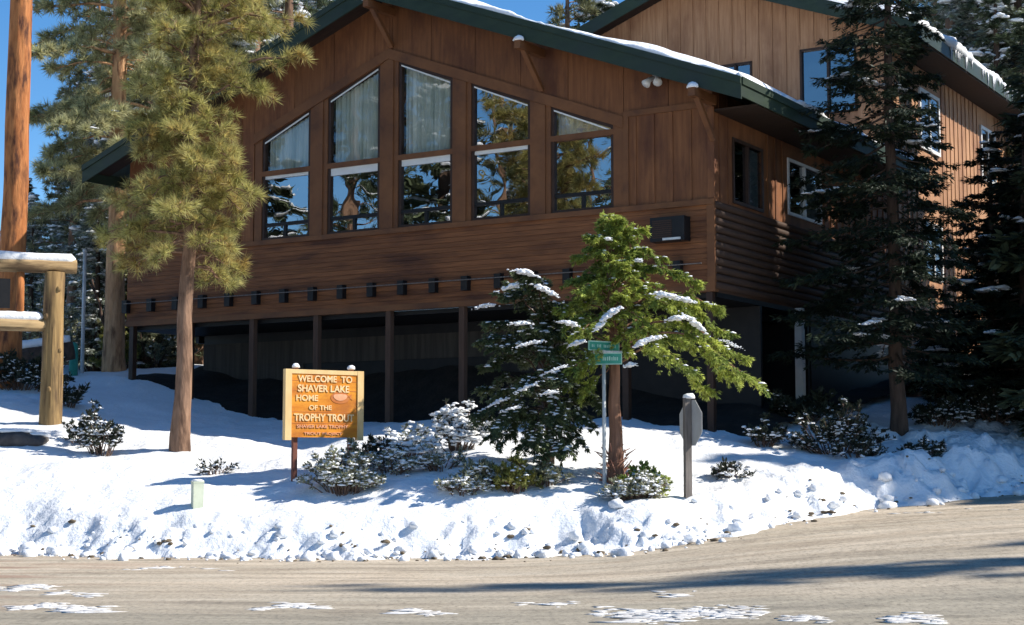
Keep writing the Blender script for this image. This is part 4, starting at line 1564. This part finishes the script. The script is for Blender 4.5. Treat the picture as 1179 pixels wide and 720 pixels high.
KIND = {0: 'dark green fir', 1: 'snow-laden fir', 2: 'olive bushy fir', 3: 'olive pine', 4: 'tall snow-flecked pine', 5: 'slim orange-barked pine', 6: 'frost-pale fir', 7: 'frost-pale pine'}


def landmark(px):
    for lim, w in ((48, 'behind the log frame'), (108, 'behind the thin metal pole'), (165, 'behind the old tan-trunked pine'), (235, 'behind the near yellow-green pine'),
                   (300, 'behind the left end of the lodge roof'), (500, 'above the left roof slope'), (900, 'in the gap between the two roofs'),
                   (1110, 'behind the tall dark fir'), (1160, 'past the snowy eave of the rear lodge')):
        if px < lim:
            return w
    return 'at the far right beyond the snowy eave'


seen_ = {}
for k, px, Y, sc in sorted(WOOD, key=lambda w: w[2]):
    ky = (k, landmark(px))
    n_ = seen_[ky] = seen_.get(ky, 0) + 1
    lead = '' if n_ == 1 else ('next farther ' if n_ == 2 else ('third ' if n_ == 3 else 'hindmost '))
    forest(k, px, Y, sc, (lead + KIND[k] + ' in the wood ' + ky[1]), GRP)

# trees across the road and beyond the side road: they shade the yard and stand in the panes
OUT = [  # x, y, kind, scale
    (-27, 25, 1, 1.25), (-30, 19, 3, 1.1), (-24, 30, 4, .95), (-34, 24, 4, 1.2), (-31, 13, 0, 1.15), (-38, 17, 3, 1.25), (-24, 17, 2, .7), (-40, 29, 1, 1.3), (-22, 35, 0, .8),
    (-45, 8, 4, 1.3), (-28, 5, 2, 1.0), (-21.5, 23.5, 2, .62), (-36, -4, 1, 1.1)]
LO = {0: 'dark green fir across the road, mirrored in the lodge windows', 1: 'snow-laden fir across the road, mirrored in the lodge windows',
      2: 'olive bushy fir across the road, mirrored in the lodge windows', 3: 'olive pine across the road, mirrored in the lodge windows',
      4: 'tall snow-flecked pine across the road, mirrored in the lodge windows'}
for x, y, k, sc in OUT:
    dup((PF + PPN)[k], (x, y, gz(x, y) - .1), random.uniform(0, 6.28), LO[k], 'conifers across the road', sc)
SH = [(13.6, 36.2, 0, 1.15), (14.6, 39.3, 0, 1.1), (12.9, 33.4, 0, 1.15), (17, 33.0, 0, 1.3), (18.5, 36.5, 0, 1.3), (16, 42.6, 0, .95), (16.5, 41.5, 1, .8), (15.5, 35.0, 2, 1.1), (19.5, 38.5, 0, .95), (24.2, 17.9, 5, 1.15), (30.5, 17.4, 5, 1.6), (33.5, 19.8, 4, 1.3), (23.6, 29.8, 0, 1.1), (25.5, 32.0, 0, 1.25), (28, 28.9, 1, 1.3), (21.5, 45.5, 0, 1.0), (25, 49.5, 0, 1.15), (27, 30.5, 3, 1.1)]
LS = {0: 'dark green fir beside the side road, shading the lodge yard', 1: 'snow-laden fir beside the side road, shading the lodge yard',
      2: 'olive bushy fir beside the side road, shading the lodge yard', 3: 'olive pine beside the side road, shading the lodge yard',
      4: 'tall snow-flecked pine beside the side road', 5: 'orange-barked pine beside the side road'}
for x, y, k, sc in SH:
    dup((PF + PPN)[k], (x, y, gz(x, y) - .1), random.uniform(0, 6.28), LS[k], 'conifers beside the side road', sc).scale = (sc, sc, sc) if y > 26 or x < 21 else (sc * .42, sc * .42, sc)


# ------------------------------------------------------------------ shrubs
def shrub(name, label, base, rx, ry, H, nst, leaf, snow, g, lsize=(.07, .028), per=10, stem='twig', group=None, lean=0.0, snow_r=(.02, .05)):
    root = thing(name, label, 'shrub', base, 0, group)
    st = MB()
    P, D, T = [], [], []
    for _ in range(nst):
        a = g.uniform(0, 6.28)
        q = math.sqrt(g.random())
        e = np.array([math.cos(a) * rx * q * g.uniform(.8, 1.3) + lean * H, math.sin(a) * ry * q, H * (1 - .5 * q * q) * g.uniform(.35, 1.2)])
        s0 = e * [.3, .3, 0] + [0, 0, -.08]
        c = curve(s0, e, .06, 5, g, .02)
        st.tube(c, np.linspace(.012, .004, 5), 4, False)
        p, q_, d = twigs_off(c, 6, .3, .8, .08, .26, g, .4)
        for u, w in zip(p, q_):
            st.tube([u, w], [.005, .003], 3, False)
        P += [q_, (p + q_) / 2, c[-2:]]
        D += [d, d, np.tile([[0, 0, 1.0]], (2, 1))]
        T += [q_, c[-2:]]
    put('stem', st.mesh('stem'), M[stem], root)['kind'] = 'stuff'
    P, D, T = np.concatenate(P), np.concatenate(D), np.concatenate(T)
    if leaf:
        V, F = sprays(P, unit(D + [0, 0, .5]), per, lsize[0], lsize[1], -.2, g, fan=1.4)
        put('foliage', mesh_np('foliage', V, F), M[leaf], root)
    if snow > 0:
        sb = MB()
        for c in T:
            if g.random() < snow:
                r_ = g.uniform(*snow_r)
                for _ in range(3):
                    rr = r_ * g.uniform(.35, 1.0)
                    sb.blob(c + g.normal(0, .9, 3) * r_ * [1, 1, .5], (rr * g.uniform(1, 2.0), rr, rr * g.uniform(.4, .8)), g.uniform(0, 6), rr * .3, .22)
        if sb.n:
            put('snow', sb.mesh('snow', True), M['snow'], root)['kind'] = 'stuff'
    return root


SHR = [
    # name, label, px, Y, rx, ry, H, stems, leaf, snow, per
    ('snowy_shrub', 'grey-green shrub dusted with snow at the foot of the welcome sign', 395, 27.0, .70, .42, .66, 60, 'leaf_grey', .9, 8),
    ('snowy_shrub', 'narrow leafy shrub climbing the right post of the welcome sign', 405, 27.7, .15, .14, .5, 12, 'leaf_grey', .35, 14),
    ('snowy_shrub', 'small dark shrub in the shade right of the welcome sign', 440, 28.2, .42, .3, .5, 20, 'leaf_dark', .3, 9),
    ('snow_heaped_shrub', 'white snow-heaped shrub in front of the undercroft', 470, 29.2, .5, .4, .62, 22, 'leaf_grey', .95, 6),
    ('snow_heaped_shrub', 'snow-topped bare shrub with dark stems left of the cedar boughs', 528, 29.6, .52, .42, .88, 32, 'leaf_dark', .8, 6),
    ('yellow_shrub', 'low shrub with yellow leaves between the snow heaps left of the cedar', 592, 26.7, .36, .3, .46, 34, 'leaf_yellow', .15, 14),
    ('grey_shrub', 'low grey-green shrub just left of the yellow-leaved shrub', 558, 26.8, .36, .3, .42, 26, 'leaf_grey', .5, 9),
    ('grey_shrub', 'low dark shrub just right of the yellow-leaved shrub', 628, 27.0, .36, .3, .34, 20, 'leaf_grey', .2, 8),
    ('green_shrub', 'low yellow-green shrub between the cedar trunk and the stop sign', 744, 26.6, .44, .3, .42, 34, 'needle_cedar', .12, 12),
    ('grey_shrub', 'bare grey twiggy shrub in front of the cedar trunk', 730, 26.2, .45, .3, .40, 60, 'leaf_grey', .5, 3),
    ('snowy_twigs', 'sparse snowy twigs in the blue shade right of the welcome sign shrub', 452, 27.6, .5, .35, .36, 22, 'leaf_grey', .6, 4),
    ('snowy_twigs', 'sparse snowy twigs between the sign shrub and the yellow-leaved shrub', 508, 27.7, .55, .35, .34, 22, 'leaf_grey', .5, 4),
    ('snowy_twigs', 'low pale twigs at the top of the plough bank below the yellow-leaved shrub', 532, 26.5, .5, .25, .26, 20, 'leaf_grey', .75, 4),
    ('bank_twigs', 'dark broken twigs on the plough bank right of the stop sign', 842, 28.3, .35, .25, .22, 16, 'leaf_dark', .25, 4),
    ('bank_twigs', 'dark broken twigs in the bank below the large dark shrub', 985, 30.3, .5, .3, .3, 22, 'leaf_dark', .25, 5),
    ('bank_twigs', 'dark broken twigs in the shaded bank towards the right edge', 1062, 31.4, .6, .3, .32, 24, 'leaf_dark', .25, 5),
    ('bank_twigs', 'small dark twigs in the lit snow just behind the pale green marker stub', 250, 28.6, .3, .25, .2, 10, 'leaf_dark', .3, 3),
    ('dark_shrub', 'dark leafy shrub with snow clumps left of the tall dark fir', 962, 31.0, .95, .6, .95, 60, 'leaf_dark', .38, 9),
    ('dark_shrub', 'small dark shrub left of the large dark leafy shrub', 880, 31.4, .38, .3, .55, 20, 'leaf_dark', .3, 9),
    ('dark_shrub', 'broad dark shrub below the fir boughs at the side wall', 925, 34.2, .8, .5, .75, 34, 'leaf_dark', .2, 9),
    ('dark_shrub', 'dark twiggy shrub on the shaded bank right of the fir trunk', 1085, 35.0, .7, .5, .6, 36, 'leaf_dark', .5, 6),
    ('dark_shrub', 'dark shrub with snow near the right edge on the shaded bank', 1145, 35.5, .8, .5, .95, 40, 'leaf_dark', .4, 8),
    ('dark_sapling', 'small dark sapling with snow on its twigs left of the near pine', 116, 30.6, .5, .35, 1.0, 34, 'leaf_dark', .5, 6),
    ('dark_sapling', 'dark low twigs in the snow behind the small dark sapling', 92, 31.5, .4, .3, .5, 18, 'leaf_dark', .3, 6),
    ('brush', 'leafless brush beside the log post', 76, 36, .45, .3, .55, 18, 'leaf_dark', .5, 5),
    ('brush', 'snowy brush under the log frame', 22, 38.5, 1.3, .5, .8, 46, 'leaf_dark', .5, 7),
    ('brush', 'yellow-green bush behind the left end of the lodge', 133, 47.5, .55, .5, 1.6, 34, 'leaf_yellow', .05, 14),
    ('brush', 'dark green bush behind the open left end of the lodge', 172, 49, 1.2, .7, 1.9, 46, 'leaf_grey', .2, 12),
    ('brush', 'snow-dusted bush behind the thin metal pole', 104, 50, 1.0, .6, 2.2, 46, 'leaf_grey', .35, 12),
    ('brush', 'bush with pale snow between the log rails', 40, 46, 1.4, .6, 2.6, 60, 'leaf_grey', .6, 9),
]
for k, (nm, lb, px, Y, rx, ry, H, nst, lf, sn, per) in enumerate(SHR):
    shrub(nm, lb, spot(px, Y, .02), rx, ry, H, nst, lf, sn, np.random.default_rng(100 + k), per=per, lsize=(.08, .03) if Y < 34 else (.13, .05),
          snow_r=(.018, .045) if nm != 'snow_heaped_shrub' else (.03, .085))

# leaning dark stem left of the lodge
g = np.random.default_rng(150)
mb = MB()
p0 = spot(129, 46, .1)
P = curve((0, 0, 0), (at(106, 322, 46.5) - p0), .1, 8, g, .05)
mb.tube(P, np.linspace(.07, .03, 8), 6)
for k in range(5):
    a = P[3 + k % 4]
    mb.tube([a, a + [g.normal(0, .4), g.normal(0, .3), g.uniform(.2, .6)]], [.025, .008], 4, False)
o = put('dead_tree', mb.mesh('dead_tree', True), M['bark_dark'], None, p0)
tag(o, 'thin dark leafless stem leaning left between the old pine and the lodge', 'tree')

# ------------------------------------------------------------------ log frame on the left
lp = ground_hit(58, 488)
LRZ = R(22)
lf = thing('log_frame', 'golden peeled-log frame with two snow-topped rails at the left edge', 'log frame', lp, LRZ)
g = np.random.default_rng(160)
mb = MB()
mb.tube([(0, 0, -.4), (0, 0, .02), (.01, 0, 1.2), (.0, 0, 2.4), (.02, 0, 3.12)], [.24, .235, .215, .205, .205], 18, True, .012)
for z_, a_ in ((.7, -1.9), (1.5, -.9), (2.2, -2.4), (2.75, -1.2)):
    mb.blob((.2 * math.cos(a_), .2 * math.sin(a_), z_), (.05, .05, .065), 0, None, .1)
for a_ in (-1.0, -1.75, -2.3):
    mb.beam((.212 * math.cos(a_), .212 * math.sin(a_), .5 + a_ * .1), (.198 * math.cos(a_ + .1), .198 * math.sin(a_ + .1), 2.3 + a_ * .2), .012, .03, (math.cos(a_), math.sin(a_), 0))
part('post', mb, M['log'], lf, True)
mb = MB()
mb.tube([(-3.3, .02, -.4), (-3.3, .02, 3.1)], [.22, .2], 16, True, .012)
part('post', mb, M['log'], lf, True)
mb = MB()
mb.tube([(-3.9, 0, 3.22), (-1.5, 0, 3.235), (.44, 0, 3.25)], [.15, .155, .15], 14, True, .012)
up_ = part('upper_rail', mb, M['log_h'], lf, True)
mb = MB()
mb.tube([(-3.2, 0, 2.0), (-1.5, 0, 2.02), (-.12, 0, 2.03)], [.15, .15, .145], 14, True, .012)
lo_ = part('lower_rail', mb, M['log_h'], lf, True)
mb = MB()
mb.tube([(-.66, 0.03, 2.1), (-.66, 0.03, 3.12)], [.085, .08], 10, True, .02)
part('baluster', mb, M['bark_orange'], lf, True)
mb = MB()
mb.box(-1.55, -.86, -.02, .04, 2.35, 2.95)
part('hanging_board', mb, M['black'], lf)
for rail, x0, x1, z, r_ in ((up_, -3.9, .42, 3.37, .15), (lo_, -3.1, -.18, 2.15, .145)):
    xs_ = np.linspace(x0, x1, 50)
    mb = MB()
    w = .75 + .5 * np.convolve(g.random(60), np.ones(11) / 11, 'valid')
    tp = np.minimum(1, np.minimum(xs_ - x0, x1 - xs_) / .12 + .3)
    pts = np.stack([xs_, 0 * xs_, z + .02 * w], 1)
    mb.tube(pts, r_ * w * tp * .82, 12)
    me = mb.mesh('snow', True)
    put('snow', me, M['snow'], rail)

# thin metal pole, green post, far snow-topped log
p0 = spot(92, 45, .1)
mb = MB()
mb.tube([(0, 0, 0), (0, 0, 3.55)], [.055, .05], 12)
mb.blob((0, 0, 3.56), (.075, .075, .05))
o = put('metal_pole', mb.mesh('metal_pole', True), M['metal'], None, p0)
tag(o, 'thin pale grey metal pole behind the log frame', 'pole')
p0 = spot(82, 44, .1)
mb = MB()
mb.tube([(0, 0, 0), (0, 0, .9), (0, 0, .98), (0, 0, 1.02)], [.12, .12, .10, .03], 12)
o = put('utility_marker', mb.mesh('utility_marker', True), M['sign_green'], None, p0)
tag(o, 'short green marker post left of the thin metal pole', 'marker post')
p0 = at(30, 420, 42)
p0[2] = gz(p0[0], p0[1])
fl_ = thing('fallen_log', 'dark fallen log with a line of snow on top beneath the log frame', 'log', p0, R(8))
mb = MB()
mb.tube([(-1.8, 0, .30), (0, 0, .5), (1.2, 0, .72)], [.3, .28, .24], 12, True, .03)
part('bark', mb, M['bark_dark'], fl_, True)
mb = MB()
xx = np.linspace(-1.7, 1.1, 24)
mb.tube(np.stack([xx, 0 * xx, .60 + (xx + 1.8) * .14], 1), .1 + .04 * g.random(24), 8)
part('snow', mb, M['snow'], fl_, True)
p0 = spot(18, 31.2, .02)
p0[2] = gz(p0[0], p0[1]) - .05
rk = thing('rock', 'dark flat rock capped with snow at the left edge', 'rock', p0, .1)
mb = MB()
for c, r_ in (((0, 0, .08), (.5, .3, .2)), ((.35, .05, .06), (.36, .25, .15)), ((-.45, .1, .08), (.35, .25, .18))):
    mb.blob(c, r_, g.uniform(0, 3), None, .07)
part('stone', mb, M['rock'], rk, True)
mb = MB()
for c, r_ in (((-.05, .1, .26), (.5, .26, .08)), ((.35, .1, .2), (.3, .2, .06)), ((-.5, .1, .22), (.3, .2, .07))):
    mb.blob(c, r_, 0, .02, .08)
part('snow', mb, M['snow'], rk, True)


# ------------------------------------------------------------------ signs
def text_mb(mb, s, x0, x1, z0, z1, y, th=.012):
    """Raised letters of s fitted into the box x0..x1, z0..z1 facing -y."""
    cu = bpy.data.curves.new('lettering', 'FONT')
    cu.body = s
    cu.extrude = th
    cu.offset = 0.022
    ob = bpy.data.objects.new('lettering', cu)
    me = bpy.data.meshes.new_from_object(ob)
    V = np.array([v.co[:] for v in me.vertices])
    F = [tuple(p.vertices) for p in me.polygons]
    a, b_ = V.min(0), V.max(0)
    X = x0 + (V[:, 0] - a[0]) / (b_[0] - a[0]) * (x1 - x0)
    Z = z0 + (V[:, 1] - a[1]) / (b_[1] - a[1]) * (z1 - z0)
    mb.add(np.stack([X, y - V[:, 2], Z], 1), F)
    bpy.data.objects.remove(ob)
    bpy.data.meshes.remove(me)
    bpy.data.curves.remove(cu)


WRZ = R(34)
wp = ground_hit(372, 545)
ws = thing('welcome_sign', 'orange wooden welcome sign with cream letters on two thin posts in the snow', 'sign', wp, WRZ)
HW = .76
ztop, zbot = 1.80, .60
mb = MB()
mb.box(-HW + .12, HW - .12, -.03, .03, zbot + .03, ztop - .07)
face = part('board', mb, M['sign_face'], ws)
for x in (-HW + .06, HW - .06):
    mb = MB()
    mb.box(x - .06, x + .06, -.05, .05, zbot - .02, ztop)
    part('side_rail', mb, M['sign_frame'], ws)
mb = MB()
mb.box(-HW + .12, HW - .12, -.045, .045, ztop - .075, ztop - .002)
part('top_rail', mb, M['sign_frame'], ws)
for x in (-.52, .56):
    mb = MB()
    mb.box(x - .04, x + .04, .035, .11, -.4, ztop + .03)
    part('post', mb, M['sign_post'], ws)
    mb = MB()
    mb.blob((x, .06, ztop + .04), (.075, .06, .07), 0, .01, .06)
    part('snow_cap', mb, M['snow'], ws, True)
# routed bands behind the words, then words
mb = MB()
for z0, z1 in ((1.603, 1.612), (1.437, 1.446), (1.062, 1.071), (.868, .877)):
    mb.box(-HW + .13, HW - .13, -.034, -.03, z0, z1)
part('groove', mb, M['sign_red'], face)
mb = MB()
text_mb(mb, 'WELCOME  TO', -0.522, 0.532, 1.586, 1.701, -.032)
text_mb(mb, 'SHAVER LAKE', -0.522, 0.475, 1.415, 1.539, -.032)
text_mb(mb, 'HOME', -0.551, -0.133, 1.258, 1.362, -.032)
text_mb(mb, 'OF THE', -0.304, 0.133, 1.105, 1.186, -.032)
text_mb(mb, 'TROPHY TROUT', -0.589, 0.570, 0.910, 1.038, -.032)
part('lettering', mb, M['sign_cream'], face)
mb = MB()
text_mb(mb, 'SHAVER LAKE TROPHY', -0.532, 0.456, 0.791, 0.848, -.032)
text_mb(mb, 'TROUT PROJECT', -0.399, 0.342, 0.662, 0.719, -.032)
part('small_lettering', mb, M['sign_pink'], face)
# leaping trout emblem: a dark oval with a pale fish
mb = MB()
an = np.linspace(0, 2 * math.pi, 28, endpoint=False)
mb.prism([(.30 + .185 * math.cos(t), 1.325 + .105 * math.sin(t)) for t in an], -.036, -.029)
mb.prism([(.44, 1.34), (.53, 1.39), (.515, 1.33), (.545, 1.285)], -.036, -.029)
em = part('emblem', mb, M['sign_red'], face)
mb = MB()
mb.prism([(.30 + .135 * math.cos(t), 1.33 + .06 * math.sin(t) + .02 * math.cos(t) ** 2) for t in an], -.042, -.0362)
part('fish', mb, M['sign_pink'], em)

# street name sign: two crossed blades on a pole
sp = ground_hit(696, 561)
st = thing('street_sign', 'green street name sign with two crossed blades on a thin metal pole', 'street sign', sp)
hz = (at(696, 420, sp[1]) - sp)[2]
mb = MB()
mb.tube([(0, 0, -.4), (0, 0, hz)], .032, 12)
part('pole', mb, M['metal'], st, True)


def blade(rz_, z0, w, h, up):
    mb = MB()
    mb.box(-w / 2, w / 2, -.006, .006, z0, z0 + h)
    b_ = part('blade', mb, M['sign_green'], st)
    b_.rotation_euler = (0, 0, rz_)
    mb = MB()
    for x0, x1, q0, q1 in ((-w / 2, w / 2, z0, z0 + .016), (-w / 2, w / 2, z0 + h - .02, z0 + h), (-w / 2, -w / 2 + .016, z0 + .016, z0 + h - .02),
                           (w / 2 - .016, w / 2, z0 + .016, z0 + h - .02)):
        mb.box(x0, x1, -.010, -.007, q0, q1)
    part('border', mb, M['sign_mint'], b_)
    # the worn, unreadable legend: pale strokes of uneven width
    mb = MB()
    g_ = np.random.default_rng(int(z0 * 100))
    x = -w / 2 + .07
    while x < w / 2 - .08:
        q = g_.uniform(.02, .045)
        if g_.random() < .8:
            mb.box(x, x + q * .6, -.010, -.007, z0 + h * .34, z0 + h * g_.uniform(.58, .68))
        x += q
    part('worn_legend', mb, M['sign_mint'], b_)
    return b_


blade(R(-12), hz + .0, .62, .20, 0)
b2_ = blade(R(35), hz + .23, .66, .165, 1)
mb = MB()
mb.tube([(0, 0, hz + .19), (0, 0, hz + .24)], .045, 10)
part('bracket', mb, M['metal'], st)
mb = MB()
for k in range(16):
    x = -.3 + k * .04
    mb.blob((x, -.01 * k * .1, hz + .212), (.035, .03, .02), 0, .008, .15)
part('snow', mb, M['snow'], st, True)

# stop sign seen from behind and edge-on
pp = ground_hit(796, 571)
ss = thing('stop_sign', 'back of an octagonal stop sign seen nearly edge-on on a weathered grey post', 'road sign', pp, R(-67))
hs = (at(797, 462, pp[1]) - pp)[2]
mb = MB()
mb.box(-.042, .042, -.12, -.005, -.5, hs + .05)
part('post', mb, M['grey_post'], ss)
r8 = .375
cz = hs - .36
oct_ = [(r8 * math.cos(R(22.5 + 45 * k)) / math.cos(R(22.5)), cz + r8 * math.sin(R(22.5 + 45 * k)) / math.cos(R(22.5))) for k in range(8)]
mb = MB()
mb.prism(oct_, .0, .006)
pl = part('plate', mb, M['sign_back'], ss)
mb = MB()
mb.prism([(x * .95, cz + (z - cz) * .95) for x, z in oct_], .0062, .009)
part('red_face', mb, M['stop_red'], pl)
mb = MB()
text_mb(mb, 'STOP', .27, -.27, cz - .12, cz + .12, .010, .001)
part('lettering', mb, M['white_paint'], pl)
mb = MB()
mb.blob((0, -.02, hs + .06), (.085, .11, .075), 0, .02, .08)
part('snow_cap', mb, M['snow'], ss, True)

# stubby marker post in the snow
mp = ground_hit(227, 584)
mk = thing('marker_post', 'short pale green square marker stub standing in the snow', 'marker post', mp, R(25))
mb = MB()
mb.box(-.085, .085, -.085, .085, -.2, .40)
mb.box(-.09, .09, -.09, .09, .40, .425)
part('body', mb, M['marker'], mk)
mb = MB()
mb.blob((0, 0, .43), (.10, .09, .035), 0, .01, .08)
part('snow_cap', mb, M['snow'], mk, True)
